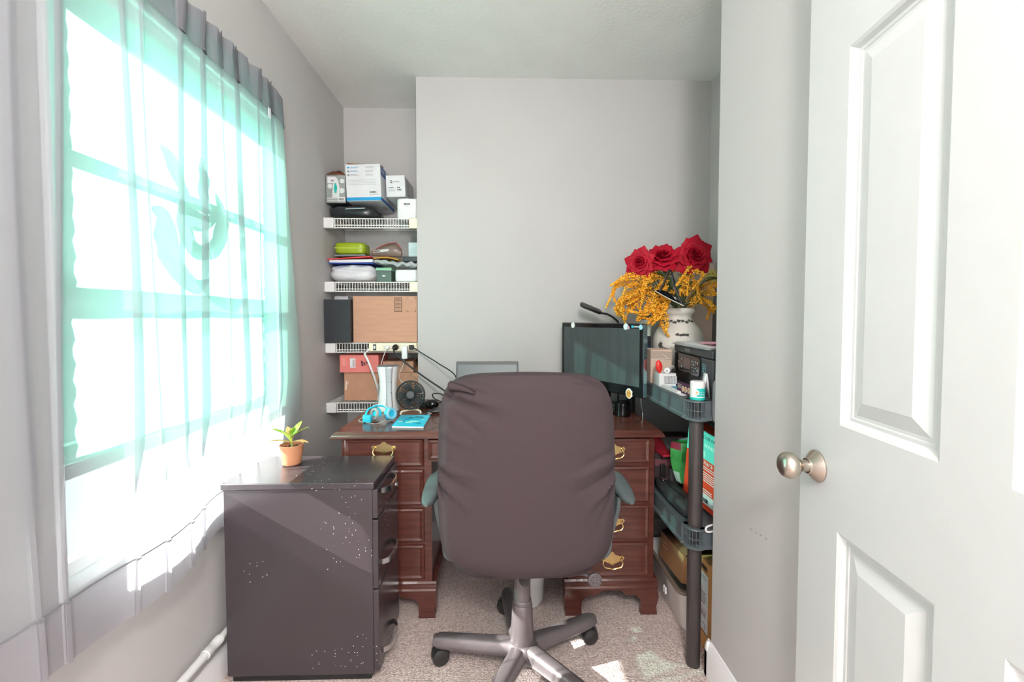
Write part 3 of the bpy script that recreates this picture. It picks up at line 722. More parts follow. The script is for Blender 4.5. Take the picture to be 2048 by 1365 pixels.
# ------------------------------------------------------------------ wire shelves in the alcove
wire_m = M('white_coated_wire', (238, 238, 236), 0.4, noise=0.02)
SZ = [1.757, 1.414, 1.083, 0.755]
SL = ['topmost white wire shelf with the boxes in the alcove', 'second white wire shelf from the top with the plastic bag and papers in the alcove', 'third white wire shelf with the power strip hung on its front', 'lowest white wire shelf in the alcove just behind the desk']
s0 = thing('wire_shelf', SL[0], 'shelf', (-0.705, 2.48, SZ[0]), 'wire shelves in the alcove')
z = SZ[0]; m = MB()
for i in range(29):
    x = -0.898 + i * 0.01485
    m.tube([(x, 2.635, z - 0.002), (x, 2.340, z - 0.002), (x, 2.333, z - 0.006), (x, 2.333, z - 0.053)], 0.0016, 5)
for i in range(8):
    x = -0.950 + i * 0.0074 if i < 7 else -0.46
    m.tube([(x, 2.635, z - 0.002), (x, 2.345, z - 0.002)], 0.0016, 4)
m.build('wire_grid', wire_m, s0)
for (y, zz) in ((2.335, z - 0.004), (2.335, z - 0.053), (2.335, z - 0.040), (2.48, z - 0.006), (2.632, z - 0.006)):
    MB().cyl((-0.956, y, zz), (-0.454, y, zz), 0.003 if zz != z - 0.040 else 0.0018, n=8).build('rail', wire_m, s0)
MB().box(-0.9565, -0.902, 2.320, 2.352, z - 0.057, z - 0.001).build('end_cap', white_pl, s0, bevel=0.004)
MB().box(-0.500, -0.4535, 2.320, 2.352, z - 0.057, z - 0.001).build('end_cap', cream_pl, s0, bevel=0.004)
for x in (-0.87, -0.68, -0.52):
    m = MB(); m.tube(catmull([(x, 2.632, z - 0.001), (x + 0.006, 2.628, z - 0.014), (x, 2.632, z - 0.024), (x - 0.006, 2.636, z - 0.014)], 4), 0.002, 6); m.build('wall_clip', white_pl, s0)
for k in range(1, 4): copy_tree(s0, (-0.705, 2.48, SZ[k]), 0, SL[k])

def boxed(name, label, cat, x0, x1, y0, y1, z0, z1, mats, rot=0.0, tilt=0.0, bevel=0.0015, deco=None, group=None, pivot=None, parts=None):
    """a closed carton; deco(m, x0,x1,y0,y1,z0,z1) adds print on its faces"""
    m = MB(); m.box(x0, x1, y0, y1, z0, z1)
    if deco: deco(m, x0, x1, y0, y1, z0, z1)
    if rot or tilt:
        p = V(pivot) if pivot else V(((x0 + x1) / 2, y0, z0))
        m.xf(Matrix.Translation(p) @ Matrix.Rotation(rot, 4, 'Z') @ Matrix.Rotation(tilt, 4, 'Y') @ Matrix.Translation(-p))
    return tag(m.build(name, mats), label, cat, group)
E_ = 0.0006
# --- top shelf
D = SZ[0] + 0.001
def pillow(x0, x1, y0, y1, z0, z1, wob=0.006, seed=1, e=4.0, nu=48, nv=20, zf=None, bx=(0.7, 0.45)):
    rnd = random.Random(seed); ph = [rnd.random() * 6.28 for _ in range(6)]; rows = []
    cx, cy, cz, hx, hy, hz = (x0 + x1) / 2, (y0 + y1) / 2, (z0 + z1) / 2, (x1 - x0) / 2, (y1 - y0) / 2, (z1 - z0) / 2
    for i in range(nv + 1):
        b = -math.pi / 2 + math.pi * i / nv; cb, sb = math.cos(b), math.sin(b); row = []
        zq = math.copysign(abs(sb) ** bx[0], sb); kq = max(0.001, cb) ** bx[1]
        for j in range(nu):
            a = 2 * math.pi * j / nu; c, s_ = math.cos(a), math.sin(a); r = (abs(c) ** e + abs(s_) ** e) ** (-1 / e) * kq
            w_ = wob * (math.sin(3 * a + ph[0] + 2.5 * b) + 0.7 * math.sin(7 * a + ph[1] - 4 * b) + 0.5 * math.sin(11 * a + ph[2] + 7 * b))
            x = cx + (hx + 0.25 * w_) * r * c; y = cy + (hy + 0.25 * w_) * r * s_; zz = cz + hz * zq + w_ * 0.5 * cb ** 2
            if zf: zz = z0 + (zz - z0) * zf((x - x0) / (x1 - x0))
            row.append(V((min(max(x, x0), x1), y, max(zz, z0))))
        rows.append(row)
    return rows
film_black = M('black_film', (40, 42, 46), 0.22, noise=0.15, bump=0.3, bscale=40)
m = MB(); m.grid(pillow(-0.953, -0.680, 2.345, 2.60, D, D + 0.080, 0.008, 3, zf=lambda t: 1.0 if t < 0.55 else max(0.55, 1 - (t - 0.55) * 0.5)), cv=True)
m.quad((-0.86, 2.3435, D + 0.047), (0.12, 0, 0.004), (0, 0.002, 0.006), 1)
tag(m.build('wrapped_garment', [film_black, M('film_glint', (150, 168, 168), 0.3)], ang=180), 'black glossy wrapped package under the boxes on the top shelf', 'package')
def iron_print(m, x0, x1, y0, y1, z0, z1):
    f = y0 - E_; w_ = x1 - x0; h_ = z1 - z0
    m.quad((x0 + 0.001, f, z0 + 0.002), (w_ - 0.002, 0, 0), (0, 0, h_ - 0.004), 2)
    for i in range(7): m.quad((x0 + 0.002, f - 0.0002, z0 + 0.012 + i * 0.009), ((w_ - 0.006) * (0.5 + 0.4 * random.random()), 0, 0), (0, 0, 0.002), 3)
    g = f - 0.0004
    m.add([(x0 + w_ * a, g, z0 + h_ * b) for a, b in ((0.30, 0.18), (0.66, 0.16), (0.70, 0.55), (0.60, 0.85), (0.44, 0.93), (0.34, 0.60))], [tuple(range(6))], 4)
    m.add([(x0 + w_ * a, g - 0.0002, z0 + h_ * b) for a, b in ((0.44, 0.36), (0.52, 0.34), (0.57, 0.55), (0.50, 0.72), (0.43, 0.70), (0.40, 0.52))], [tuple(range(6))], 5)
    for (a, b, r) in ((0.82, 0.78, 0.013), (0.80, 0.44, 0.015), (0.20, 0.60, 0.013)):
        c = V((x0 + w_ * a, g, z0 + h_ * b)); m.add([c + V((r * math.cos(t * 0.524), 0, r * math.sin(t * 0.524))) for t in range(12)], [tuple(range(12))], 4)
    m.quad((x0 + 0.008, g - 0.0002, z1 - 0.044), (0.046, 0, 0), (0, 0, 0.034), 6); m.barcode((x0 + 0.026, g - 0.0004, z1 - 0.036), X_, Z_, 0.018, 0.009, 7)
    m.quad((x1 - 0.042, g - 0.0002, z0 + 0.010), (0.037, 0, 0), (0, 0, 0.022), 6); m.barcode((x1 - 0.037, g - 0.0004, z0 + 0.014), X_, Z_, 0.027, 0.012, 7)
    m.lines((x0 + 0.006, g, z0 + 0.023), X_, Z_, 1, 0.056, 0.005, 0.006, 6, 0.1, 1); m.lines((x0 + 0.006, g, z0 + 0.016), X_, Z_, 2, 0.06, 0.0016, 0.004, 6)
    m.lines((x0 + 0.004, g, z1 - 0.006), X_, Z_, 1, 0.06, 0.002, 0.004, 7, dash=1)
ib = thing('iron_carton', 'grey carton with a teal steam iron print and open brown flaps, top shelf', 'box', (-0.895, 2.42, D + 0.082))
m = MB(); x0, x1, y0, y1, z0, z1 = -0.953, -0.847, 2.358, 2.48, D + 0.084, D + 0.236
m.box(x0, x1, y0, y1, z0, z1); iron_print(m, x0, x1, y0, y1, z0, z1)
m.build('body', [M('iron_box_side', (70, 76, 78), 0.7), card_dk, M('grey_plank_print', (146, 152, 150), 0.6, noise=0.15, stretch=(1, 1, 10)), M('plank_dark', (120, 126, 126), 0.6), M('pale_print', (208, 216, 214), 0.6), teal_pl, paper_m, black_ink], ib)
for P_ in ([(x0, y0, z1), (x1, y0, z1), ((x0 + x1) / 2 + 0.012, y0 + 0.045, z1 + 0.034), (x0 + 0.045, y0 + 0.045, z1 + 0.036)], [(x1, y0, z1), (x1, y1, z1), (x1 - 0.048, y1 - 0.03, z1 + 0.038), (x1 - 0.050, y0 + 0.02, z1 + 0.036)], [(x0, y1, z1), (x0, y0, z1), (x0 + 0.03, y0 + 0.03, z1 + 0.030), (x0 + 0.03, y1 - 0.03, z1 + 0.032)]):
    MB().add(P_, [(0, 1, 2, 3)]).build('flap', M('brown_flap', (124, 74, 48), 0.8), ib, solid=0.0018)
def big_print(m, x0, x1, y0, y1, z0, z1):
    f = y0 - E_; w_ = x1 - x0
    m.quad((x0, f, z0 + 0.002), (w_, 0, 0), (0, 0, 0.018), 1)
    m.quad((x1 + E_, y0, z0 + 0.002), (0, y1 - y0, 0), (0, 0, 0.018), 3)
    for k in range(3):
        zz = z1 - 0.022 - k * 0.020
        m.quad((x0 + 0.010, f, zz), (0.010, 0, 0), (0, 0, 0.009), 2 if k else 1); m.lines((x0 + 0.024, f, zz + 0.006), X_, Z_, 2, 0.05, 0.0018, 0.0045, 1 if k < 2 else 2)
        m.lines((x0 + 0.105, f, zz + 0.007), X_, Z_, 2, 0.055, 0.0013, 0.0045, 2)
    m.lines((x0 + 0.010, f, z1 - 0.085), X_, Z_, 4, w_ - 0.03, 0.0010, 0.008, 2, 0.1)
    m.barcode((x1 - 0.060, f, z0 + 0.042), X_, Z_, 0.036, 0.009, 4); m.lines((x1 - 0.060, f, z0 + 0.034), X_, Z_, 1, 0.05, 0.002, 0.004, 2)
    m.quad((x1 + E_, y0 + 0.01, z1 - 0.055), (0, 0.10, 0), (0, 0, 0.048), 3); m.lines((x1 + 2 * E_, y0 + 0.02, z1 - 0.02), Y_, Z_, 3, 0.07, 0.003, 0.009, 5)
    g = z0 - E_
    m.quad((x1 - 0.040, y0 + 0.05, g), (0.03, 0, 0), (0, 0.06, 0), 5); m.lines((x1 - 0.036, y0 + 0.14, g), X_, V((0, -1, 0)), 6, 0.03, 0.005, 0.012, 2)
bbx = thing('router_carton', 'large white carton with a blue bottom stripe on the top shelf', 'box', (-0.745, 2.46, D + 0.088))
m = MB(); m.box(-0.838, -0.652, 2.345, 2.62, D + 0.093, D + 0.290); big_print(m, -0.838, -0.652, 2.345, 2.62, D + 0.093, D + 0.290)
m.xf(Matrix.Translation((-0.745, 2.4, D + 0.09)) @ Matrix.Rotation(R(-1.6), 4, 'Y') @ Matrix.Translation((0.745, -2.4, -D - 0.09)))
m.build('body', [paper_m, M('sky_blue_print', (22, 150, 206), 0.5), ink_m, M('deep_blue_print', (36, 92, 160), 0.5), black_ink, M('pale_label', (220, 222, 226), 0.6)], bbx, bevel=0.001)
m = MB(); m.grid([[V((-0.838 + 0.186 * i / 8, 2.35, D + 0.292 - 0.010 * (i / 8 - 0.5) + (0.010 * math.sin(math.pi * i / 8) if j else 0))) + V((0, 0.05 * j, 0.004 * j)) for i in range(9)] for j in range(2)])
m.build('flap', M('brown_edge', (176, 140, 104), 0.8), bbx, solid=0.002)
def small_print(m, x0, x1, y0, y1, z0, z1):
    f = y0 - E_
    c = V((x0 + 0.028, f, z1 - 0.034)); 
    for s_ in (0, 1):
        pts = [c + V((0.0075 * math.cos(t * 0.35 + math.pi * s_ + 0.6), 0, 0.0075 * math.sin(t * 0.35 + math.pi * s_ + 0.6))) for t in range(8)] + [c + V((0.003 * math.cos(math.pi * s_ + 2.6), 0, 0.003 * math.sin(math.pi * s_ + 2.6)))]
        m.add(pts, [tuple(range(9))], 1)
    m.lines((x0 + 0.039, f, z1 - 0.0365), X_, Z_, 1, 0.034, 0.0040, 0.005, 2, 0.05, 1)
    m.lines((x0 + 0.012, f, z0 + 0.048), X_, Z_, 1, 0.04, 0.003, 0.004, 1, dash=1); m.lines((x0 + 0.012, f, z0 + 0.038), X_, Z_, 3, 0.04, 0.001, 0.004, 2)
    for k in range(5): m.quad((x0 + 0.060 + 0.008 * (k % 3), f, z0 + 0.034 + 0.012 * (k // 3)), (0.005, 0, 0), (0, 0, 0.007), 1)
    m.lines((x1 + E_, y0 + 0.03, z1 - 0.02), Y_, Z_, 7, 0.10, 0.004, 0.0125, 1, 0.3, 1)
boxed('speaker_carton', 'small white carton with a round black mark on the top shelf', 'box', -0.630, -0.528, 2.372, 2.60, D + 0.124, D + 0.240, [paper_m, black_ink, ink_m], deco=small_print, tilt=R(-2))
m = MB(); m.grid(pillow(-0.575, -0.462, 2.365, 2.60, D, D + 0.116, 0.003, 5, e=14, bx=(0.18, 0.10)), cv=True)
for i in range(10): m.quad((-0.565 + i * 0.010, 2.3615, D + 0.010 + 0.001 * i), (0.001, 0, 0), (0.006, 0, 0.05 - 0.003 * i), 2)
m.barcode((-0.535, 2.3610, D + 0.078), X_, Z_, 0.034, 0.010, 1); m.lines((-0.535, 2.3610, D + 0.070), X_, Z_, 1, 0.036, 0.002, 0.004, 2)
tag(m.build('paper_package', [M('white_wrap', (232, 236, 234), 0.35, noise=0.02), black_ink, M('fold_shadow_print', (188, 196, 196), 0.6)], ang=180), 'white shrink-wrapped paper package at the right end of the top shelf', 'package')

# --- second shelf
D = SZ[1] + 0.001
m = MB(); rows = pillow(-0.956, -0.697, 2.352, 2.60, D, D + 0.098, 0.010, 11, e=3.6, nu=90, nv=36)
for r_ in rows:
    for i, p in enumerate(r_):
        f_ = math.exp(-((p.z - D - 0.062 + 0.05 * (p.x + 0.9)) / 0.007) ** 2)
        if p.y < 2.45: r_[i] = p + V((0, 0.016 * f_, 0))
m.grid(rows, cv=True)
tag(m.build('folded_bag', M('white_poly', (212, 212, 217), 0.4, noise=0.04, bump=0.5, bscale=30), ang=180), 'crumpled white plastic bag folded over on the second shelf', 'bag')
def sheet(name, label, cat, x0, x1, y0, y1, z0, z1, mat, tilt=0.0, rot=0.0, grp=None, bend=0.0):
    m = MB(); n = 10
    t_ = [[V((x0 + (x1 - x0) * i / n, y, z1 + bend * math.sin(math.pi * i / n))) for i in range(n + 1)] for y in (y0, y1)]
    b_ = [[V((x0 + (x1 - x0) * i / n, y, z0 + bend * math.sin(math.pi * i / n))) for i in range(n + 1)] for y in (y1, y0)]
    m.grid(t_ + b_, 0, cu=True)
    k = len(m.v) // 4
    for e in (0, n): m.add([t_[0][e], t_[1][e], b_[0][e], b_[1][e]], [(0, 1, 2, 3)])
    p = V(((x0 + x1) / 2, (y0 + y1) / 2, z0)); m.xf(Matrix.Translation(p) @ Matrix.Rotation(rot, 4, 'Z') @ Matrix.Rotation(tilt, 4, 'Y') @ Matrix.Translation(-p))
    return tag(m.build(name, mat), label, cat, grp)
sheet('blue_folder', 'dark blue folder lying on the white plastic bag on the second shelf', 'folder', -0.945, -0.700, 2.352, 2.58, D + 0.0995, D + 0.104, M('navy_folder', (38, 66, 160), 0.5))
sheet('paper_stack', 'stack of pale papers between the blue and the red folder', 'papers', -0.940, -0.706, 2.356, 2.58, D + 0.105, D + 0.121, paper_m, tilt=R(-1.2))
sheet('red_folder', 'red folder on the pale papers on the second shelf', 'folder', -0.950, -0.715, 2.35, 2.58, D + 0.1265, D + 0.132, M('red_folder', (214, 62, 64), 0.5), tilt=R(-4.0))
sheet('grey_notebook', 'grey notebook directly under the green case', 'notebook', -0.930, -0.76, 2.40, 2.60, D + 0.146, D + 0.156, M('grey_card', (120, 130, 128), 0.6), tilt=R(-1.0))
gc = thing('pencil_case', 'lime green hard pencil case on top of the folders on the second shelf', 'case', (-0.85, 2.47, D + 0.156))
m = MB(); m.grid(pillow(-0.935, -0.765, 2.405, 2.53, D + 0.158, D + 0.226, 0.0, 2, e=6, bx=(0.4, 0.28)), cv=True); m.build('shell', M('lime_plastic', (150, 172, 30), 0.35, noise=0.05), gc, ang=180)
MB().box(-0.93, -0.77, 2.4035, 2.408, D + 0.190, D + 0.194).build('seam', M('lime_light', (190, 206, 90), 0.35), gc)
tin = thing('tea_tin', 'small dark green tin with a mint lid and white diamond on the second shelf', 'tin', (-0.648, 2.40, D))
m = MB(); m.box(-0.688, -0.607, 2.362, 2.45, D, D + 0.062); m.add([(-0.648 + a, 2.3614, D + 0.033 + b) for a, b in ((-0.013, 0), (-0.005, 0.003), (0, 0.006), (0.005, 0.003), (0.013, 0), (0.005, -0.003), (0, -0.006), (-0.005, -0.003))], [tuple(range(8))], 1)
m.build('body', [M('tin_green', (84, 104, 96), 0.4), paper_m], tin, bevel=0.002)
m = MB(); m.box(-0.6905, -0.6045, 2.359, 2.453, D + 0.0625, D + 0.078); m.box(-0.6908, -0.6042, 2.3587, 2.4533, D + 0.0625, D + 0.0655, 1); m.build('lid', [M('tin_mint', (124, 190, 152), 0.4), paper_m], tin, bevel=0.0015)
tw = M('tissue_wrap', (234, 240, 240), 0.3, noise=0.02)
m = MB(); m.grid(pillow(-0.590, -0.464, 2.365, 2.56, D, D + 0.070, 0.003, 21, e=10, bx=(0.25, 0.15)), cv=True)
for i in range(9): m.quad((-0.560 + i * 0.010, 2.3615, D + 0.006), (0.0016, 0, 0), (0, 0, 0.05), 1)
tag(m.build('tissue_pack', [tw, M('pale_teal_print', (196, 222, 222), 0.5)], ang=180), 'white pack of tissues beside the green tin on the second shelf', 'tissue pack')
m = MB(); rows = []
for i in range(31):
    u = i / 30; row = []
    for j in range(9):
        v = j / 8; row.append(V((-0.694 + 0.230 * u, 2.352 + 0.058 * v, D + 0.118 - 0.018 * u + 0.005 * math.sin(u * 31 + v * 5) * (0.3 + u) + 0.004 * math.sin(v * 17 + u * 9))))
    rows.append(row)
low = [[p + V((0, 0, -0.016 + 0.004 * math.sin(p.x * 90))) for p in r_] for r_ in rows]
m.grid(rows); m.grid([r_[::-1] for r_ in low]); m.grid([[a[0], b[0]] for a, b in zip(low, rows)]); m.grid([[rows[0][j], low[0][j]] for j in range(9)]); m.grid([[low[-1][j], rows[-1][j]] for j in range(9)])
tag(m.build('clear_packet', clear('clear_film', (200, 206, 208), (232, 236, 238), 0.35, 0.15), ang=180), 'crinkled clear plastic packet of papers lying over the green tin', 'packet')
sheet('blue_paper', 'light blue sheet of paper on the clear packet', 'paper', -0.70, -0.585, 2.415, 2.56, D + 0.116, D + 0.1175, M('light_blue_paper', (140, 190, 226), 0.7), tilt=R(5))
sheet('manila_envelope', 'orange-brown envelope under the clear zip pouch', 'envelope', -0.715, -0.575, 2.40, 2.56, D + 0.126, D + 0.134, M('manila', (196, 142, 60), 0.7), tilt=R(3), bend=0.01)
zp = thing('zip_pouch', 'clear pouch with rose zip and white letters on the second shelf', 'pouch', (-0.65, 2.44, D + 0.14))
m = MB(); rows = []
for i in range(13):
    u = i / 12; h0, h1 = D + 0.152 - 0.006 * u, D + 0.176 + 0.052 * math.sin(min(1, u * 1.25) * 1.57)
    if u > 0.85: h1 -= (u - 0.85) * 0.25
    b_ = 0.012 * math.sin(math.pi * u)
    x = -0.735 + 0.170 * u
    rows.append([V((x, 2.425 - b_, h0)), V((x, 2.418 - b_, (h0 + h1) / 2)), V((x, 2.43, h1)), V((x, 2.448 + b_, (h0 + h1) / 2)), V((x, 2.445 + b_, h0))])
m.grid(rows, cv=True); m.add(rows[0], [(0, 1, 2, 3, 4)]); m.add(rows[-1], [(4, 3, 2, 1, 0)])
m.text('CO', (-0.715, 2.402, D + 0.163), (1, 0, 0.12), (-0.1, 0.1, 1), 0.018, 1); m.lines((-0.676, 2.400, D + 0.168), (1, 0, 0.12), (-0.1, 0.1, 1), 1, 0.05, 0.014, 0.02, 1, 0.1, 1)
m.build('body', [clear('pouch_film', (158, 140, 130), (206, 192, 184), 0.35, 0.2), paper_m], zp, ang=180)
m = MB(); m.tube([(r_[2]) + V((0, 0, 0.001)) for r_ in rows], 0.0025, 6); m.build('zip', M('rose_zip', (186, 118, 116), 0.5), zp)
m = MB(); m.box(-0.558, -0.460, 2.42, 2.53, D + 0.118, D + 0.148); tag(m.build('black_tray', M('slate_plastic', (52, 62, 66), 0.4), bevel=0.004), 'dark slate box behind the clear packet at the right of the second shelf', 'box')
m = MB(); m.box(-0.531, -0.465, 2.455, 2.4575, D + 0.1485, D + 0.232); m.lines((-0.520, 2.4545, D + 0.20), X_, Z_, 3, 0.05, 0.001, 0.012, 1)
tag(m.build('note_card', [M('pale_blue_card', (204, 224, 226), 0.7), ink_m]), 'pale blue card standing at the right end of the second shelf', 'card')

# --- third shelf
D = SZ[2] + 0.001
boxed('black_file_box', 'black box file at the left end of the third shelf', 'box', -0.953, -0.813, 2.305, 2.56, D, D + 0.232, M('black_board', (44, 46, 52), 0.45, noise=0.08), bevel=0.002)
boxed('white_charger_box', 'small white box on top of the black box file', 'box', -0.945, -0.868, 2.43, 2.53, D + 0.233, D + 0.256, paper_m)
def carton_marks(m, x0, x1, y0, y1, z0, z1):
    f = y0 - E_
    m.quad((-0.584, f, z1 - 0.085), (0.040, 0, 0), (0, 0, 0.079), 1); m.quad((-0.581, f - E_, z1 - 0.082), (0.034, 0, 0), (0, 0, 0.073), 0)
    for i in range(9): m.quad((-0.579, f - 2 * E_, z1 - 0.078 + i * 0.0077), (0.030, 0, 0), (0, 0, 0.0012 + 0.001 * (i % 3)), 1)
    for (a, b, sx, sz) in ((-0.518, z1 - 0.085, 1, 1), (-0.468, z1 - 0.085, -1, 1), (-0.518, z1 - 0.008, 1, -1), (-0.468, z1 - 0.008, -1, -1)):
        m.quad((a, f, b), (0.012 * sx, 0, 0), (0, 0, 0.0016 * sz), 1); m.quad((a, f, b), (0.0016 * sx, 0, 0), (0, 0, 0.012 * sz), 1)
boxed('shipping_carton', 'wide plain cardboard carton with a printed bar panel on the third shelf', 'box', -0.808, -0.462, 2.335, 2.62, D, D + 0.251, [card_m, M('carton_ink', (70, 52, 40), 0.8)], deco=carton_marks)

# --- lowest shelf
D = SZ[3] + 0.001
def tape(m, x0, x1, y0, y1, z0, z1):
    m.quad((x0 + 0.006, y0 - E_, z0 + 0.06), (0.006, 0, 0), (0.004, 0, 0.05), 1); m.quad((x0 + 0.016, y0 - E_, z0 + 0.09), (0.008, 0, 0.008), (0.004, 0, 0.008), 1)
boxed('left_carton', 'cardboard carton under the pink box on the lowest shelf', 'box', -0.878, -0.690, 2.38, 2.60, D, D + 0.158, [M('cardboard_b', (186, 140, 114), 0.85, noise=0.05), M('clear_tape', (226, 214, 206), 0.3)], deco=tape)
def pink_print(m, x0, x1, y0, y1, z0, z1):
    f = y0 - E_
    m.lines((x0 + 0.012, f, z1 - 0.020), X_, Z_, 7, 0.03, 0.0014, 0.006, 1, 0.6)
    m.quad((x0 + 0.056, f, z0 + 0.026), (0.030, 0, 0), (0, 0, 0.052), 2); 
    for i in range(10): m.quad((x0 + 0.071, f - E_, z0 + 0.032 + i * 0.004), (0.011, 0, 0), (0, 0, 0.0018), 3)
    for q in ((0.118, 0.036, 0.012, 0.03), (0.132, 0.040, 0.010, 0.018), (0.145, 0.050, 0.012, 0.010)): m.quad((x0 + q[0], f, z0 + q[1]), (q[2], 0, -0.003), (-0.003, 0, q[3]), 3)
boxed('pink_carton', 'salmon pink carton with a barcode label on the lowest shelf', 'box', -0.894, -0.682, 2.362, 2.56, D + 0.1595, D + 0.255, [M('salmon_card', (222, 122, 116), 0.55, noise=0.03), M('pale_pink_ink', (240, 190, 184), 0.7), paper_m, M('maroon_ink', (110, 56, 66), 0.7)], deco=pink_print)
boxed('right_carton', 'low cardboard carton behind the desk fan on the lowest shelf', 'box', -0.686, -0.470, 2.395, 2.60, D, D + 0.153, M('cardboard_c', (190, 146, 120), 0.85, noise=0.05))
oc = thing('open_carton', 'open cardboard carton with raised flaps stacked on the carton behind the fan', 'box', (-0.58, 2.48, D + 0.154))
MB().box(-0.672, -0.500, 2.41, 2.58, D + 0.154, D + 0.215).build('body', card_m, oc)
MB().add([(-0.500, 2.41, D + 0.16), (-0.470, 2.40, D + 0.155), (-0.468, 2.56, D + 0.222), (-0.500, 2.58, D + 0.215)], [(0, 1, 2, 3)]).build('flap', card_dk, oc, solid=0.002)
MB().add([(-0.505, 2.412, D + 0.216), (-0.505, 2.578, D + 0.216), (-0.472, 2.578, D + 0.240), (-0.478, 2.412, D + 0.236)], [(0, 1, 2, 3)]).build('flap', card_dk, oc, solid=0.002)

# ------------------------------------------------------------------ power strip, plugs and cords
ps = thing('power_strip', 'cream power strip fixed to the front of the third shelf', 'power strip', (-0.585, 2.30, 1.037))
m = MB(); m.box(-0.713, -0.457, 2.288, 2.318, 1.037, 1.082); m.build('housing', cream_pl, ps, bevel=0.006)
m = MB(); m.box(-0.688, -0.672, 2.2865, 2.289, 1.044, 1.076); m.build('switch_bezel', black_pl, ps); MB().box(-0.685, -0.675, 2.283, 2.287, 1.052, 1.068).build('switch', white_pl, ps, bevel=0.002)
for x in (-0.628, -0.585, -0.545, -0.505, -0.470):
    m = MB(); m.lathe([(0.0, 0.0012), (0.015, 0.0012), (0.016, 0.0)], (x, 2.288, 1.060), (0, -1, 0), 24)
    for dz in (-0.006, 0.006): m.box(x - 0.005, x + 0.002, 2.2862, 2.2872, 1.060 + dz - 0.001, 1.060 + dz + 0.001, 1)
    m.build('outlet', [cream_pl, black_ink], ps)
m = MB(); m.tube(catmull([(-0.712, 2.296, 1.050), (-0.722, 2.285, 1.035), (-0.722, 2.255, 1.025), (-0.700, 2.240, 0.99), (-0.668, 2.26, 0.88), (-0.662, 2.298, 0.775), (-0.668, 2.305, 0.62), (-0.70, 2.31, 0.45)], 6), 0.0055, 10); m.build('power_cord', white_pl, ps)
def plug(name, label, px, body, cordpts, cr, cmat, pmat, grp=None):
    t = thing(name, label, 'cable', (px, 2.286, 1.05), grp)
    m = MB(); body(m); m.build('plug', pmat, t, bevel=0.002)
    MB().tube(catmull(cordpts, 6), cr, 8).build('cord', cmat, t)
plug('black_power_cable', 'thick black cord from the middle of the power strip down to the desk', -0.567, lambda m: (m.lathe([(0, 0), (0.014, 0.0), (0.016, 0.004), (0.014, 0.022), (0.006, 0.034), (0, 0.034)], (-0.565, 2.284, 1.062), (-0.1, -1, -0.15), 16)),
     [(-0.568, 2.255, 1.056), (-0.560, 2.235, 1.035), (-0.505, 2.225, 0.985), (-0.435, 2.215, 0.932), (-0.37, 2.19, 0.892), (-0.28, 2.13, 0.845), (-0.235, 2.10, 0.800), (-0.25, 2.06, 0.772)], 0.0045, black_pl, black_pl)
plug('laptop_cable', 'thinner black cord from the right end of the power strip to the laptop', -0.478, lambda m: m.box(-0.492, -0.470, 2.262, 2.286, 1.048, 1.072),
     [(-0.471, 2.266, 1.060), (-0.455, 2.255, 1.052), (-0.409, 2.245, 1.024), (-0.33, 2.20, 0.983), (-0.232, 2.13, 0.925), (-0.228, 2.06, 0.84), (-0.226, 2.02, 0.785)], 0.0032, black_pl, black_pl)
plug('phone_charger', 'white block charger with a thin white lead to the fan', -0.516, lambda m: m.box(-0.530, -0.502, 2.258, 2.286, 1.000, 1.068),
     [(-0.520, 2.268, 1.001), (-0.522, 2.262, 0.97), (-0.528, 2.20, 0.93), (-0.50, 2.10, 0.91), (-0.44, 2.00, 0.90)], 0.0016, white_pl, M('white_pl_b', (226, 228, 232), 0.35))
plug('router_lead', 'thin white lead from the left outlet passing behind the white tower', -0.609, lambda m: m.lathe([(0, 0), (0.012, 0.0), (0.013, 0.012), (0.008, 0.020), (0, 0.020)], (-0.609, 2.286, 1.060), (0, -1, 0), 16),
     [(-0.612, 2.266, 1.056), (-0.618, 2.255, 1.03), (-0.626, 2.22, 0.98), (-0.622, 2.20, 0.92), (-0.640, 2.21, 0.86), (-0.664, 2.285, 0.80), (-0.675, 2.305, 0.76), (-0.685, 2.31, 0.70)], 0.0018, white_pl, white_pl)

# ------------------------------------------------------------------ on the desk
DT = 0.7655
tw_ = thing('router_tower', 'white waisted router tower with a grey front strip on the desk', 'router', (-0.56, 2.10, DT))
m = MB(); rows = []
def tprof(t): return 0.040 + 0.014 * (abs(t - 0.52) / 0.52) ** 1.8
def tower_row(t, k0, k1, o=0.0):
    r = tprof(t); row = []
    for j in range(k0, k1 + 1):
        a = 2 * math.pi * j / 48; c, s_ = math.cos(a), math.sin(a); q = (abs(c) ** 2.6 + abs(s_) ** 2.6) ** (-1 / 2.6)
        row.append(V((-0.56 + (r + o) * q * c, 2.10 + (r * 0.95 + o) * q * s_, DT + 0.216 * t)))
    return row
rows = [tower_row(i / 24, 0, 47) for i in range(25)]; m.grid(rows, cv=True); m.add(rows[0], [tuple(range(48))[::-1]]); m.build('shell', white_pl, tw_, ang=60)
m = MB(); r2 = [tower_row(i / 24, 36, 41, 0.0012) for i in range(25)]; m.grid(r2); m.build('front_strip', M('silver_grey', (176, 180, 184), 0.35, 0.3), tw_, solid=0.001)
m = MB(); tr = tower_row(1.0, 0, 47, -0.002); m.add([p + V((0, 0, 0.0015)) for p in tr], [tuple(range(48))]); m.grid([tr, [p + V((0, 0, 0.0015)) for p in tr]], cv=True); m.build('top_cap', M('grey_cap', (120, 124, 126), 0.4), tw_)
for zz in (0.14, 0.09): MB().ell((-0.536, 2.0615, DT + zz), 0.0022, 0.0012, 0.003, 8, 6).build('button', dgrey_pl, tw_)

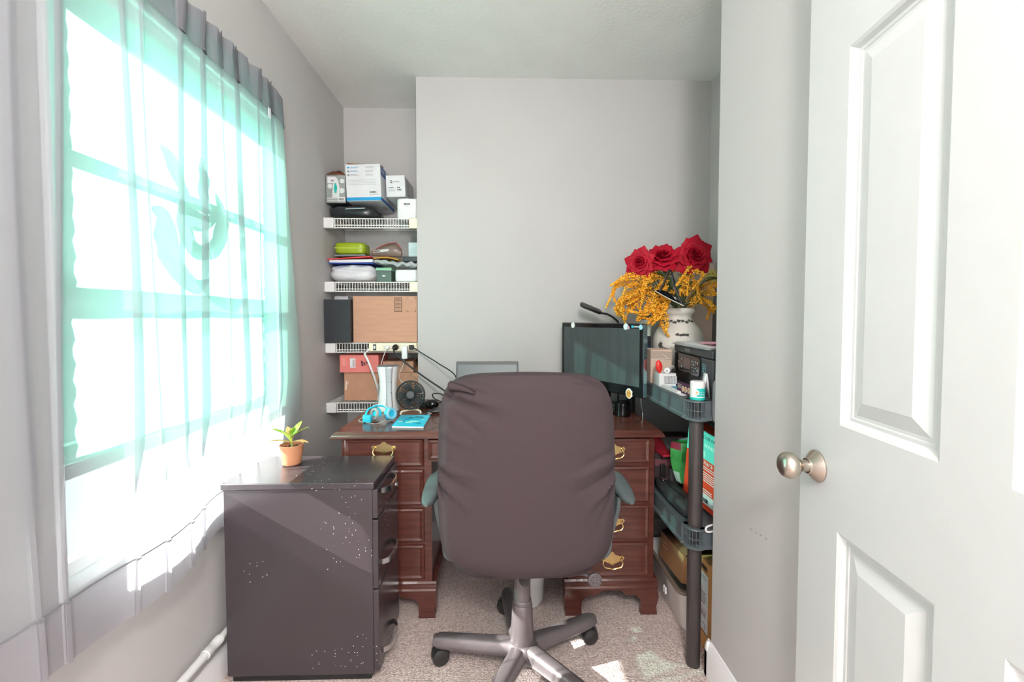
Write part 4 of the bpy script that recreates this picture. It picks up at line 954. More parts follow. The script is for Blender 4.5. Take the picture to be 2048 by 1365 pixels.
fan = thing('desk_fan', 'small round black desk fan with a spoked grille', 'fan', (-0.42, 1.96, DT))
fc_ = V((-0.420, 1.955, 0.858)); fn = V((0.10, -1, 0.16)).normalized(); fu, fv, _ = frame(fn)
m = MB(); n_ = 72
m.tube([fc_ + (fu * math.cos(2 * math.pi * i / n_) + fv * math.sin(2 * math.pi * i / n_)) * 0.064 for i in range(n_)], 0.0042, 8, closed=True)
m.tube([fc_ + fn * 0.006 + (fu * math.cos(2 * math.pi * i / n_) + fv * math.sin(2 * math.pi * i / n_)) * 0.042 for i in range(n_)], 0.0010, 6, closed=True)
for i in range(54):
    a = 2 * math.pi * i / 54
    m.tube([fc_ + fn * h_ + (fu * math.cos(a + sw) + fv * math.sin(a + sw)) * r for r, h_, sw in ((0.018, 0.008, 0), (0.034, 0.0075, 0.05), (0.050, 0.004, 0.08), (0.062, 0.0, 0.09))], 0.00115, 4)
m.build('front_grille', black_pl, fan)
m = MB(); m.lathe([(0.0, 0.0), (0.019, 0.0), (0.019, 0.007), (0.017, 0.009), (0.0, 0.0095)], fc_ + fn * 0.002, fn, 28); m.build('hub_cap', dgrey_pl, fan)
m = MB(); m.lathe([(0.0, -0.022), (0.021, -0.022), (0.021, -0.044), (0.016, -0.050), (0.0, -0.050)], fc_, fn, 28)
m.tube([fc_ - fn * 0.034 + (fu * math.cos(2 * math.pi * i / n_) + fv * math.sin(2 * math.pi * i / n_)) * 0.050 for i in range(n_)], 0.0014, 6, closed=True)
for i in range(26):
    a = 2 * math.pi * i / 26; m.tube([fc_ + fn * h_ + (fu * math.cos(a) + fv * math.sin(a)) * r for r, h_ in ((0.020, -0.036), (0.050, -0.034), (0.061, -0.022), (0.064, 0.0))], 0.0012, 4)
m.build('rear_grille', black_pl, fan)
for i in range(5):
    a = 2 * math.pi * i / 5; m = MB(); rows = []
    for k in range(6):
        r = 0.014 + 0.042 * k / 5; rows.append([fc_ - fn * (0.004 + 0.012 * (j / 5 if 1 else 0)) + (fu * math.cos(a + 0.95 * j / 5 + 0.3 * k / 5) + fv * math.sin(a + 0.95 * j / 5 + 0.3 * k / 5)) * r for j in range(6)])
    m.grid(rows); m.build('blade', M('blade_grey', (84, 88, 90), 0.4), fan, solid=0.001)
m = MB(); m.tube(catmull([(-0.463, 1.935, DT + 0.004), (-0.458, 1.945, DT + 0.016), (-0.43, 1.965, DT + 0.018), (-0.40, 1.975, DT + 0.018), (-0.378, 1.965, DT + 0.014), (-0.374, 1.955, DT + 0.004)], 5), 0.0042, 10)
m.tube([(-0.418, 1.972, DT + 0.018), (-0.418, 1.985, DT + 0.060), (-0.418, 1.982, DT + 0.085)], 0.006, 8); m.build('stand', cream_pl, fan)

hp = thing('headphones', 'turquoise folded headphones on the left of the desk', 'headphones', (-0.55, 1.88, DT))
gr_m = M('cushion_grey', (150, 152, 150), 0.7); blu = cyan_pl
m = MB(); path = catmull([(-0.590, 1.842, DT + 0.010), (-0.592, 1.850, DT + 0.030), (-0.585, 1.875, DT + 0.050), (-0.560, 1.905, DT + 0.058), (-0.528, 1.905, DT + 0.056), (-0.505, 1.895, DT + 0.045)], 8)
rows = []
for i, p in enumerate(path):
    a = path[min(len(path) - 1, i + 1)] - path[max(0, i - 1)]; a.normalize(); sd = a.cross(V((0.3, -1, 0.25))).normalized(); nn = a.cross(sd)
    rows.append([p + sd * 0.004 + nn * 0.012, p - sd * 0.004 + nn * 0.012, p - sd * 0.004 - nn * 0.012, p + sd * 0.004 - nn * 0.012])
m.grid(rows, cv=True); m.add(rows[0], [(0, 1, 2, 3)]); m.add(rows[-1], [(3, 2, 1, 0)]); m.build('headband', blu, hp, bevel=0.0015)
m = MB(); m.obox((-0.602, 1.832, DT), (0.038, -0.012, 0), (0.006, 0.02, 0), (0, 0, 0.034)); m.build('hinge', blu, hp, bevel=0.006, seg=3)
for (c, ax, r) in (((-0.548, 1.868, DT + 0.0290), (-0.5, -0.75, 0.25), 0.029), ((-0.496, 1.875, DT + 0.0285), (0.75, -0.6, 0.2), 0.0285)):
    ax = V(ax).normalized(); m = MB(); m.lathe([(0.0, -0.008), (r * 0.7, -0.008), (r * 0.97, 0.0), (r * 0.97, 0.010), (r * 0.9, 0.013), (r * 0.6, 0.013)], c, ax, 28); k = m.build('ear_cup', blu, hp)
    m = MB(); m.tube([V(c) + ax * 0.016 + (frame(ax)[0] * math.cos(t * 0.2618) + frame(ax)[1] * math.sin(t * 0.2618)) * r * 0.70 for t in range(24)], 0.007, 8, closed=True); m.build('cushion', gr_m if c[0] < -0.52 else M('pale_blue_soft', (120, 190, 214), 0.5), k)
m = MB(); c = catmull([(-0.560, 1.845, DT + 0.020), (-0.535, 1.838, DT + 0.016), (-0.510, 1.842, DT + 0.022), (-0.503, 1.856, DT + 0.036)], 6)
m.grid([[p + V((0, 0, -0.008)), p + V((0, 0, 0.008)), p + V((0, 0.003, 0.008)), p + V((0, 0.003, -0.008))] for p in c], cv=True); m.build('slider', M('slider_grey', (110, 112, 112), 0.5), hp)
m = MB(); m.tube(catmull([(-0.505, 1.85, DT + 0.03), (-0.49, 1.84, DT + 0.055), (-0.53, 1.87, DT + 0.072), (-0.57, 1.88, DT + 0.062), (-0.62, 1.90, DT + 0.010), (-0.625, 1.86, DT + 0.002), (-0.56, 1.815, DT + 0.002), (-0.53, 1.805, DT + 0.002), (-0.51, 1.83, DT + 0.008)], 6), 0.0009, 6); m.build('lead', white_pl, hp)

bk = thing('booklet', 'thin bright blue booklet lying on the front left of the desk', 'book', (-0.39, 1.84, DT))
m = MB(); A, B_, C_, D_ = V((-0.452, 1.747, DT)), V((-0.321, 1.738, DT)), V((-0.327, 1.938, DT)), V((-0.463, 1.947, DT))
m.prism([A, B_, C_, D_], (0, 0, 0.006)); m.build('pages', paper_m, bk)
m = MB(); m.prism([p + V((0, 0, 0.006)) for p in (A, B_, C_, D_)], (0, 0, 0.0012))
def on(u, v): return A + (B_ - A) * u + (D_ - A) * v * 1.0 + V((0, 0, 0.0078))
for (u, v, su, sv, mt) in ((0.20, 0.42, 0.10, 0.03, 1), (0.17, 0.38, 0.08, 0.05, 2), (0.42, 0.75, 0.08, 0.03, 1), (0.62, 0.82, 0.09, 0.03, 1), (0.78, 0.80, 0.07, 0.03, 1), (0.70, 0.72, 0.20, 0.03, 3), (0.60, 0.40, 0.16, 0.06, 2), (0.78, 0.25, 0.10, 0.05, 3), (0.45, 0.30, 0.12, 0.05, 2), (0.86, 0.58, 0.05, 0.04, 2), (0.35, 0.60, 0.1, 0.03, 3)):
    m.add([on(u + su * math.cos(t * 0.6283) * (1 + 0.2 * (t % 2)), v + sv * math.sin(t * 0.6283)) + V((0, 0, 0.0001 * mt)) for t in range(10)], [tuple(range(10))], mt)
m.build('cover', [M('booklet_blue', (40, 182, 214), 0.35), black_ink, M('booklet_pale', (170, 222, 214), 0.4), M('booklet_mid', (20, 140, 170), 0.4)], bk)

ad = thing('power_adapter', 'black rounded adapter among coiled black cords behind the chair on the desk', 'adapter', (-0.34, 2.10, DT))
m = MB(); m.ell((-0.345, 2.10, DT + 0.024), 0.034, 0.026, 0.024, 20, 12); m.build('body', black_gl, ad)
m = MB(); m.box(-0.415, -0.37, 2.13, 2.20, DT, DT + 0.030); m.build('plug_block', black_pl, ad, bevel=0.003)
m = MB(); m.tube(catmull([(-0.31, 2.09, DT + 0.03), (-0.27, 2.07, DT + 0.055), (-0.30, 2.10, DT + 0.075), (-0.345, 2.13, DT + 0.070), (-0.34, 2.14, DT + 0.045), (-0.29, 2.09, DT + 0.035), (-0.25, 2.05, DT + 0.02)], 6), 0.0032, 8); m.build('coil', black_pl, ad)
for k in range(6):
    m = MB(); y = 1.985 + 0.014 * k; m.tube(catmull([(-0.36 + 0.006 * k, y - 0.02, DT + 0.006 + 0.004 * (k % 3)), (-0.33, y + 0.004, DT + 0.010 + 0.003 * (k % 2)), (-0.29, y + 0.012, DT + 0.012), (-0.245, y - 0.01 * (k % 2), DT + 0.008 + 0.004 * (k % 3))], 5), 0.0035, 8); m.build('cord', black_pl if k % 2 else dgrey_pl, ad)
for k, (x, y) in enumerate(((-0.355, 1.972), (-0.345, 1.952))):
    m = MB(); m.obox((x, y, DT + 0.001), (0.022, 0.006, 0.004), (-0.002, 0.008, 0), (0, 0, 0.007)); m.build('connector', chrome_m, ad, bevel=0.001)

fan.location += V((-0.006, 0.03, 0))
lt = thing('laptop', 'grey laptop standing open behind the chair', 'laptop', (-0.07, 1.95, DT))
MB().box(-0.218, 0.080, 1.775, 1.985, DT, DT + 0.018).build('base', dgrey_pl, lt, bevel=0.004)
m = MB(); o_ = V((-0.219, 1.988, DT + 0.016)); uu = V((0.299, 0, 0)); vv = V((0, 0.062, 0.226)); nn = uu.cross(vv).normalized()
m.obox(o_, uu, vv, nn * -0.008 if nn.y < 0 else nn * 0.008); ld = m.build('lid', dgrey_pl, lt, bevel=0.003)
if nn.y > 0: nn = -nn
scr_m = M('matte_screen', (74, 86, 88), 0.38, noise=0.04, scale=4)
m = MB(); q = o_ + uu * 0.03 + vv * 0.07 + nn * 0.0006; m.quad(q, uu * 0.94, vv * 0.86); m.build('screen', scr_m, ld)
m = MB(); m.lines(o_ + uu * 0.44 + vv * 0.945 + nn * 0.001, uu, vv, 1, 0.03, 0.004, 0.005, 0, 0.05, 1); m.build('brand_mark', M('bezel_mark', (40, 44, 46), 0.4), ld)
m = MB()
for r in range(5):
    for c in range(13): m.box(-0.200 + c * 0.0205, -0.184 + c * 0.0205, 1.88 + r * 0.018, 1.894 + r * 0.018, DT + 0.018, DT + 0.020)
o = m.build('keyboard', black_pl, lt); o['kind'] = 'stuff'

# ------------------------------------------------------------------ monitor
mo = thing('monitor', 'black glossy monitor with stickers turned towards the window on the right of the desk', 'monitor', (0.47, 2.0, DT))
A = V((0.312, 2.200, 0.882)); Bq = V((0.590, 1.752, 0.877)); uu = (Bq - A); uu.z = 0; WL = uu.length; uu.normalize(); nn = V((uu.y, -uu.x, 0)); 
if nn.y > 0: nn = -nn
HM = 0.315; O = V((A.x, A.y, 0.879))
def mp(a, b, d=0.0): return O + uu * a + Z_ * b + nn * d
m = MB(); m.obox(mp(0, 0, -0.026), uu * WL, Z_ * HM, nn * 0.026); body = m.build('bezel', black_gl, mo, bevel=0.006, seg=3)
m = MB(); m.quad(mp(0.020, 0.046, 0.0006), uu * (WL - 0.040), Z_ * (HM - 0.068)); m.build('screen', M('dull_screen', (66, 72, 74), 0.3, noise=0.12, scale=6, stretch=(8, 8, 1)), body)
m = MB(); m.obox(mp(0.05, 0.03, -0.062), uu * (WL - 0.1), Z_ * (HM - 0.06), nn * 0.036); m.build('rear_housing', black_pl, mo, bevel=0.015, seg=3)
m = MB(); m.obox(mp(WL - 0.0005, 0.004, -0.022), uu * 0.002, Z_ * (HM - 0.008), nn * 0.020); m.build('edge_trim', M('edge_chrome', (170, 190, 196), 0.12, 0.9), mo)
cst = V((0.475, 2.005, 0)); m = MB(); m.lathe([(0.0, 0), (0.062, 0.0), (0.065, 0.004), (0.062, 0.010), (0.03, 0.016), (0.0, 0.016)], cst + Z_ * DT, n=40); m.build('foot', black_gl, mo)
m = MB(); m.obox(mp(WL / 2 - 0.035, -0.105, -0.055), uu * 0.07, Z_ * 0.16, nn * 0.03); m.build('neck', black_gl, mo, bevel=0.008)
m = MB(); m.lathe([(0.0, 0.0), (0.034, 0.0), (0.036, 0.006), (0.036, 0.060), (0.030, 0.066), (0, 0.066)], (0.560, 1.945, DT), n=28); tag(m.build('stand_column', black_gl), 'short black stand column below the right half of the monitor', 'monitor stand')  # swivel column of the monitor stand, built as a separate short cylinder
m = MB(); m.tube(catmull([mp(WL - 0.02, 0.0, -0.01), (0.60, 1.80, 0.84), (0.625, 1.86, 0.80), (0.615, 1.83, DT + 0.004), (0.60, 1.80, DT + 0.003)], 6), 0.0015, 6); tag(m.build('audio_lead', M('grey_lead', (150, 150, 150), 0.4)), 'thin grey lead hanging from the lower right corner of the monitor', 'cable')
def sticker(a, b, pts, mats, extra=None, nm='sticker'):
    m = MB(); m.prism([mp(a + p, b + q, 0.0008) for p, q in pts], nn * 0.0006)
    if extra: extra(m, a, b)
    m.build(nm, mats, body)
blob = [(0.013 * math.cos(t * 0.449) * (1 + 0.15 * (t % 2)), 0.014 * math.sin(t * 0.449)) for t in range(14)]
sticker(0.088, 0.302, blob, [M('sticker_white', (228, 232, 226), 0.4)])
def pinkx(m, a, b): m.prism([mp(a + 0.014 + p * 0.5, b - 0.004 + q * 0.5, 0.0008) for p, q in blob], nn * 0.0006, 1)
sticker(0.432, 0.301, blob, [M('sticker_pale', (214, 232, 232), 0.4), M('sticker_pink', (214, 160, 196), 0.4)], pinkx)
m = MB(); m.quad(mp(0.462, 0.296, 0.0007), uu * 0.011, Z_ * 0.011); m.lines(mp(0.475, 0.2985, 0.0007), uu, Z_, 1, 0.032, 0.006, 0.006, 1, 0.05, 1); m.build('badge', [cyan_pl, M('badge_grey', (190, 196, 200), 0.4)], body)
sticker(0.513, 0.300, [(p * 0.7, q * 0.8) for p, q in blob], [M('sticker_blue', (150, 204, 220), 0.4)])
def facex(m, a, b):
    k = [(0.013 * math.cos(t * 0.3927), 0.017 * math.sin(t * 0.3927)) for t in range(16)]
    m.prism([mp(a + p, b + q - 0.002, 0.0014) for p, q in k], nn * 0.0004, 1)
    for s_ in (-0.005, 0.005): m.prism([mp(a + s_ + 0.0022 * math.cos(t), b + 0.002 + 0.0022 * math.sin(t), 0.0018) for t in (0, 1.05, 2.1, 3.14, 4.2, 5.2)], nn * 0.0003, 2)
sticker(0.452, 0.012, [(p * 1.35 + 0.002 * (i % 2), q * 1.6) for i, (p, q) in enumerate(blob)], [M('sticker_rim', (232, 232, 228), 0.4), M('sticker_gold', (222, 168, 84), 0.4), black_ink], facex)

# desk lamp behind the monitor
la = thing('desk_lamp', 'black gooseneck desk lamp with a flat head peeping over the monitor', 'lamp', (0.60, 2.17, DT))
m = MB(); p0, p1 = V((0.398, 2.15, 1.287)), V((0.507, 2.15, 1.243)); ax = (p1 - p0).normalized(); up = V((0.28, -0.35, 0.9)); up = (up - ax * up.dot(ax)).normalized(); sd = ax.cross(up)
ol = [(0.006, -0.024), (0.018, -0.029), (0.10, -0.027), (0.112, -0.020), (0.117, -0.008), (0.117, 0.008), (0.112, 0.020), (0.10, 0.027), (0.018, 0.029), (0.006, 0.024), (0.0, 0.012), (0.0, -0.012)]
m.prism([p0 + ax * a + sd * b - up * 0.006 for a, b in ol], up * 0.014); m.build('head', black_pl, la, bevel=0.003)
m = MB(); m.tube(catmull([(0.508, 2.152, 1.242), (0.54, 2.155, 1.235), (0.575, 2.16, 1.215), (0.600, 2.168, 1.185), (0.606, 2.17, 1.10), (0.604, 2.17, 0.95), (0.60, 2.17, DT + 0.02)], 6), 0.0055, 10); m.build('neck', black_pl, la)
m = MB(); m.lathe([(0.0, 0), (0.045, 0.0), (0.046, 0.014), (0.04, 0.018), (0.0, 0.019)], (0.60, 2.17, DT), n=32); m.build('base', black_pl, la)

# ------------------------------------------------------------------ resin shelving unit in the niche
su = thing('resin_shelving_unit', 'dark grey plastic shelving unit on round posts in the niche beside the desk', 'shelving', (0.86, 1.83, 0))
TX0, TX1, TY0, TY1 = 0.630, 1.095, 1.405, 2.265
PO = [(0.672, 1.440), (1.055, 1.440), (0.684, 2.228), (1.055, 2.228)]
for (px, py) in PO: MB().cyl((px, py, 0.0), (px, py, 0.930), 0.0235, n=28).build('post', pole_m, su)
for (zt, zb) in ((0.937, 0.872), (0.497, 0.430)):
    m = MB(); c = 0.048
    def outl(o, cc=c): return [(TX0 - o + cc, TY0 - o), (TX1 + o - cc, TY0 - o), (TX1 + o, TY0 - o + cc), (TX1 + o, TY1 + o - cc), (TX1 + o - cc, TY1 + o), (TX0 - o + cc, TY1 + o), (TX0 - o, TY1 + o - cc), (TX0 - o, TY0 - o + cc)]
    levels = [(0.004, zb), (0.004, zb + 0.010), (-0.002, zb + 0.014), (-0.002, zt - 0.002), (-0.004, zt), (-0.018, zt), (-0.020, zt - 0.004)]
    rr = [[V((x, y, zz)) for x, y in outl(o_)] for o_, zz in levels]; m.grid(rr, cv=True); m.add(rr[-1], [tuple(range(8))]); m.add([V((x, y, zb + 0.02)) for x, y in outl(-0.01)], [tuple(range(8))[::-1]])
    m.grid([rr[0], [V((x, y, zb)) for x, y in outl(-0.01)], [V((x, y, zb + 0.02)) for x, y in outl(-0.01)]], cv=True)
    tier = m.build('tier', shelf_pl, su, ang=25)
    for (px, py) in PO[:2]:
        m = MB(); m.lathe([(0.0236, zt - zb), (0.038, zt - zb), (0.040, zt - zb - 0.004), (0.036, zt - zb - 0.006), (0.0245, zt - zb - 0.006)], (px, py, zb), n=36)
        m.lathe([(0.0245, 0.006), (0.036, 0.006), (0.041, 0.003), (0.041, -0.002), (0.037, -0.005), (0.0236, -0.005)], (px, py, zb), n=36)
        m.lathe([(0.0245, 0.030), (0.0385, 0.030), (0.0385, 0.0325), (0.0245, 0.0325)], (px, py, zb), n=36)
        m.cyl((px, py, zb), (px, py, zt - 0.002), 0.0262, n=28, mat=1)
        for k in range(12):
            a = R(150 + k * 17); d = V((math.cos(a), math.sin(a), 0)); s_ = V((-d.y, d.x, 0)); m.obox(V((px, py, zb + 0.004)) + d * 0.024 - s_ * 0.001, d * 0.0145, s_ * 0.002, Z_ * (zt - zb - 0.008))
        m.build('corner_sleeve', [shelf_pl, black_pl], tier)
TZ = 0.9335

# --- vase, roses and amaranth
va = V((0.852, 2.03, TZ))
m = MB(); pf = [(0.0, 0.0), (0.062, 0.0), (0.070, 0.006), (0.095, 0.05), (0.113, 0.10), (0.119, 0.150), (0.114, 0.195), (0.095, 0.235), (0.072, 0.262), (0.061, 0.278), (0.060, 0.292), (0.064, 0.300), (0.0715, 0.306), (0.0735, 0.316), (0.071, 0.326), (0.066, 0.330), (0.060, 0.328), (0.056, 0.316), (0.054, 0.29), (0.054, 0.25), (0.0, 0.24)]
m.lathe(pf, va, n=64)
def rad_at(h):
    for i in range(len(pf) - 8):
        if pf[i][1] <= h <= pf[i + 1][1]: return pf[i][0] + (pf[i + 1][0] - pf[i][0]) * (h - pf[i][1]) / max(1e-6, pf[i + 1][1] - pf[i][1])
    return 0.06
rnd = random.Random(4)
def patch(ac, hc, sa, sh, mat, jag=0.5, n=22):
    ring_ = []
    for t in range(n):
        b = 2 * math.pi * t / n; k = 1 - jag * rnd.random(); a = ac + sa * k * math.cos(b); h_ = hc + sh * k * math.sin(b); r = rad_at(h_) + 0.0012
        ring_.append(va + V((r * math.cos(a), r * math.sin(a), h_)))
    a, h_ = ac, hc; r = rad_at(h_) + 0.0022; o = va + V((r * math.cos(a), r * math.sin(a), h_))
    m.add([o] + ring_, [(0, i + 1, (i + 1) % n + 1) for i in range(n)], mat)
f0 = -math.pi / 2 - 0.39
for k in range(9): patch(f0 + 1.0 - 0.26 * k + 0.05, 0.268 + 0.004 * math.sin(k * 2.2), 0.17, 0.008, 1)
for k in range(4): patch(f0 + 0.35 - 0.13 * k, 0.206 + 0.004 * math.sin(k * 3), 0.11, 0.008, 1)
for k in range(7): patch(f0 - 0.72 + 0.13 * (k % 3), 0.085 + 0.024 * (k // 2), 0.15, 0.022, 1)
tag(m.build('vase', [M('distressed_white', (214, 212, 204), 0.7, noise=0.06, bump=0.2, bscale=40), M('exposed_dark_clay', (74, 72, 68), 0.85, noise=0.2)], ang=50), 'bulbous distressed white vase with dark worn patches on the shelving unit', 'vase')
rose_m = M('red_velvet_petal', (166, 6, 36), 0.6, noise=0.12, scale=30, spec=0.25)
green_m = M('leaf_dark_green', (72, 96, 70), 0.5, noise=0.15)
stem_m = M('stem_green', (84, 92, 52), 0.6)
def rose(label, c, axis, size, seed):
    rnd = random.Random(seed); c = V(c); u, w_, a = frame(axis)
    t = thing('rose', label, 'flower', tuple(c), 'red roses in the vase')
    m = MB(); G = 2.399
    NP = 34
    for i in range(NP):
        f = (i + 0.5) / NP; th = i * G + rnd.uniform(-0.1, 0.1)
        rim = 0.06 + 0.80 * f ** 0.9; rb = 0.80 * rim; top = 0.55 - 0.62 * f ** 1.6; bot = top - 0.65 - 0.2 * f
        aw = 1.75 - 1.0 * f ** 0.6; roll = 0.02 + 0.27 * f ** 1.6; rows = []
        for r_ in range(10):
            s_ = r_ / 9; row = []
            for q in range(11):
                v = q / 5 - 1; wid = aw * (0.45 + 0.55 * min(1, s_ * 1.8)) * (1 if s_ < 0.75 else 1 - 0.5 * ((s_ - 0.75) / 0.25) ** 2)
                an = th + v * wid
                rr = rb + (rim - rb) * s_ ** 2 - 0.04 * f * v * v + 0.045 * v
                zz = bot + (top - bot) * (s_ ** 0.75) - 0.10 * f * v * v * s_
                if s_ > 0.7: k_ = (s_ - 0.7) / 0.3; rr += roll * k_ * k_ * (1 + 0.5 * (1 - abs(v)) * f); zz -= roll * 0.9 * k_ * k_
                if f > 0.45 and s_ > 0.8: rr += 0.10 * max(0, 1 - 2.2 * abs(v)) * (s_ - 0.8) / 0.2
                rr += 0.012 * math.sin(v * 6 + i) * s_
                row.append(c + (u * math.cos(an) + w_ * math.sin(an)) * (rr * size) + a * (zz * size * 0.8))
            rows.append(row)
        m.grid(rows)
    m.ell(c - a * size * 0.30, size * 0.42, size * 0.42, size * 0.46, 14, 10, rot=a.to_track_quat('Z', 'Y').to_matrix())
    m.build('bloom', rose_m, t, ang=80)
    m = MB()
    for i in range(5):
        th = 2 * math.pi * i / 5; d = u * math.cos(th) + w_ * math.sin(th); leaf_mesh(m, c - a * size * 0.42, d - a * 0.15, size * 0.75, size * 0.12, 0.01)
    m.build('sepals', green_m, t, solid=0.0006)
    base = c - a * size * 0.45; m = MB(); m.tube(catmull([base, base * 0.6 + V((va.x, va.y, va.z + 0.34)) * 0.4 - a * 0.02, va + V((0.01 * (seed - 2), 0, 0.33)), va + V((0.008 * (seed - 2), 0.01, 0.245))], 6), 0.0035, 8); m.build('stem', stem_m, t)
rose('left red rose tilted forward and down, lower than the other two', (0.636, 1.955, 1.470), (-0.45, -0.80, -0.10), 0.062, 1)
rose('middle red rose turned up to the left', (0.745, 1.97, 1.505), (-0.30, -0.72, 0.62), 0.078, 2)
rose('right red rose facing straight out, nearest the wall', (0.889, 1.95, 1.508), (-0.12, -0.97, 0.14), 0.080, 3)
amar_m = M('amaranth_yellow', (244, 166, 20), 0.7, c2=(252, 198, 70), scale=80)
STR = {'left amaranth spray reaching furthest out over the lamp': [[(0.701, 1.362), (0.611, 1.379), (0.54, 1.35), (0.517, 1.261)], [(0.702, 1.351), (0.618, 1.339), (0.578, 1.28), (0.56, 1.209)], [(0.701, 1.386), (0.582, 1.407), (0.502, 1.371)], [(0.702, 1.339), (0.635, 1.292), (0.612, 1.237)], [(0.689, 1.369), (0.602, 1.327), (0.54, 1.298)], [(0.678, 1.327), (0.612, 1.303), (0.559, 1.275), (0.55, 1.237)]],
 'dense yellow amaranth spray below the left and middle roses': [[(0.773, 1.398), (0.701, 1.417), (0.654, 1.351), (0.631, 1.237)], [(0.785, 1.398), (0.73, 1.362), (0.702, 1.292), (0.665, 1.209)], [(0.773, 1.363), (0.726, 1.303), (0.667, 1.251), (0.612, 1.228)], [(0.76, 1.421), (0.692, 1.386), (0.642, 1.315), (0.612, 1.268)], [(0.772, 1.426), (0.715, 1.433), (0.677, 1.398), (0.659, 1.327)], [(0.785, 1.374), (0.745, 1.327), (0.712, 1.251), (0.703, 1.223)]],
 'yellow amaranth spray hanging lowest beside the vase neck': [[(0.809, 1.327), (0.755, 1.275), (0.744, 1.197), (0.757, 1.142)], [(0.797, 1.327), (0.731, 1.275), (0.698, 1.228), (0.684, 1.209)], [(0.809, 1.339), (0.769, 1.303), (0.731, 1.251), (0.718, 1.209)]],
 'yellow amaranth spray looping up under the right rose': [[(0.86, 1.327), (0.863, 1.433), (0.832, 1.426), (0.821, 1.37)], [(0.864, 1.327), (0.887, 1.426), (0.902, 1.398), (0.895, 1.351)], [(0.869, 1.322), (0.921, 1.384), (0.926, 1.351), (0.898, 1.299)], [(0.86, 1.339), (0.849, 1.398), (0.845, 1.363), (0.865, 1.322)]],
 'lower right amaranth spray arching down towards the wall': [[(0.894, 1.285), (0.953, 1.318), (0.999, 1.299), (1.029, 1.232)], [(0.889, 1.275), (0.947, 1.289), (0.99, 1.27), (1.024, 1.237)], [(0.894, 1.292), (0.956, 1.332), (1.004, 1.327), (1.038, 1.299)]],
 'upper right amaranth spray rising towards the wall under the sticky note': [[(0.906, 1.304), (0.95, 1.365), (0.998, 1.384), (1.041, 1.398)], [(0.906, 1.299), (0.965, 1.351), (1.008, 1.361), (1.049, 1.342)]]}
oct_v = [(1, 0, 0), (-1, 0, 0), (0, 1, 0), (0, -1, 0), (0, 0, 1), (0, 0, -1)]; oct_f = [(0, 2, 4), (2, 1, 4), (1, 3, 4), (3, 0, 4), (2, 0, 5), (1, 2, 5), (3, 1, 5), (0, 3, 5)]
rnd = random.Random(9)
for si, (lb, strands) in enumerate(STR.items()):
    t = thing('amaranth_spray', lb, 'flower', (va.x, va.y, va.z + 0.3), 'yellow amaranth sprays in the vase')
    m = MB(); ms = MB()
    for st in strands:
        for rep_ in range(3 if si < 3 else 2):
            y0 = 1.99 + rnd.uniform(-0.07, 0.05); n = len(st)
            pts = [(x + rnd.uniform(-1, 1) * 0.012 * i, 2.01 + (y0 - 2.01) * min(1, (i + 1) / (n - 1)), zz + rnd.uniform(-1, 1) * 0.010 * i) for i, (x, zz) in enumerate(st)]
            c = catmull(pts, 12); k = len(c)
            ms.tube([va + V((rnd.uniform(-0.02, 0.02), rnd.uniform(-0.02, 0.02), 0.27)), va + V((rnd.uniform(-0.03, 0.03), rnd.uniform(-0.03, 0.01), 0.34)), c[0], c[k // 3]], 0.0018, 5)
            L = sum((c[i + 1] - c[i]).length for i in range(k - 1)); nb = int(L * 620)
            for b in range(nb):
                f = b / nb; q = f * (k - 1); i = int(q); p = c[i].lerp(c[i + 1], q - i)
                rr = 0.015 * math.sin(math.pi * min(1, (0.10 + 0.9 * f))) ** 0.6 * (1 - 0.55 * f) + 0.002
                d = V((rnd.gauss(0, 1), rnd.gauss(0, 1), rnd.gauss(0, 1))).normalized(); sz = rnd.uniform(0.0030, 0.0058)
                o = p + d * rr * rnd.uniform(0.4, 1); m.add([o + V(v_) * sz for v_ in oct_v], oct_f)
    o = m.build('florets', amar_m, t, ang=180); o['kind'] = 'stuff'
    ms.build('stem', stem_m, t)
fo = thing('artificial_foliage', 'dark green leaves standing in the vase between the flowers', 'leaves', (va.x, va.y, va.z + 0.28))
for i, (x, z, dx, dz, L) in enumerate(((0.952, 1.385, 0.5, 0.25, 0.085), (0.905, 1.415, 0.6, 0.5, 0.07), (0.760, 1.405, -0.6, 0.4, 0.085), (0.745, 1.43, 0.5, 0.0, 0.06), (0.80, 1.36, -0.3, 0.8, 0.08), (0.86, 1.35, 0.3, 0.7, 0.07), (0.83, 1.31, -0.7, 0.5, 0.07), (0.90, 1.335, 0.6, -0.1, 0.06), (0.95, 1.40, 0.8, 0.2, 0.07), (0.72, 1.39, -0.5, -0.1, 0.06), (0.87, 1.40, 0.2, 0.9, 0.06), (0.815, 1.34, 0.2, 0.6, 0.06))):
    m = MB(); leaf_mesh(m, (x, 1.99 - 0.01 * (i % 3), z), (dx, -0.35, dz), L, L * 0.27, 0.02); m.tube([(x, 1.99 - 0.01 * (i % 3), z), (0.852 + (x - 0.852) * 0.3, 2.02, 1.28)], 0.0014, 5); m.build('leaf', green_m, fo, solid=0.0006)
sv = thing('sun_visor', 'black visor with a pale rim and strap caught among the yellow flowers', 'visor', (0.74, 1.88, 1.30))
m = MB(); p0, p1 = V((0.678, 1.87, 1.338)), V((0.808, 1.87, 1.272)); ax = (p1 - p0); L = ax.length; ax.normalize(); sd = V((0.35, 0.6, 0.75)); sd = (sd - ax * sd.dot(ax)).normalized(); rows = []
for i in range(21):
    t = i / 20; wv = 0.036 * math.sin(math.pi * t) ** 0.8; rows.append([p0 + ax * (L * t) + sd * (wv * (j / 6)) + Y_ * (0.01 * math.sin(math.pi * j / 6) + 0.012 * math.sin(math.pi * t)) for j in range(7)])
m.grid(rows); m.build('brim', black_gl, sv, solid=0.0015)
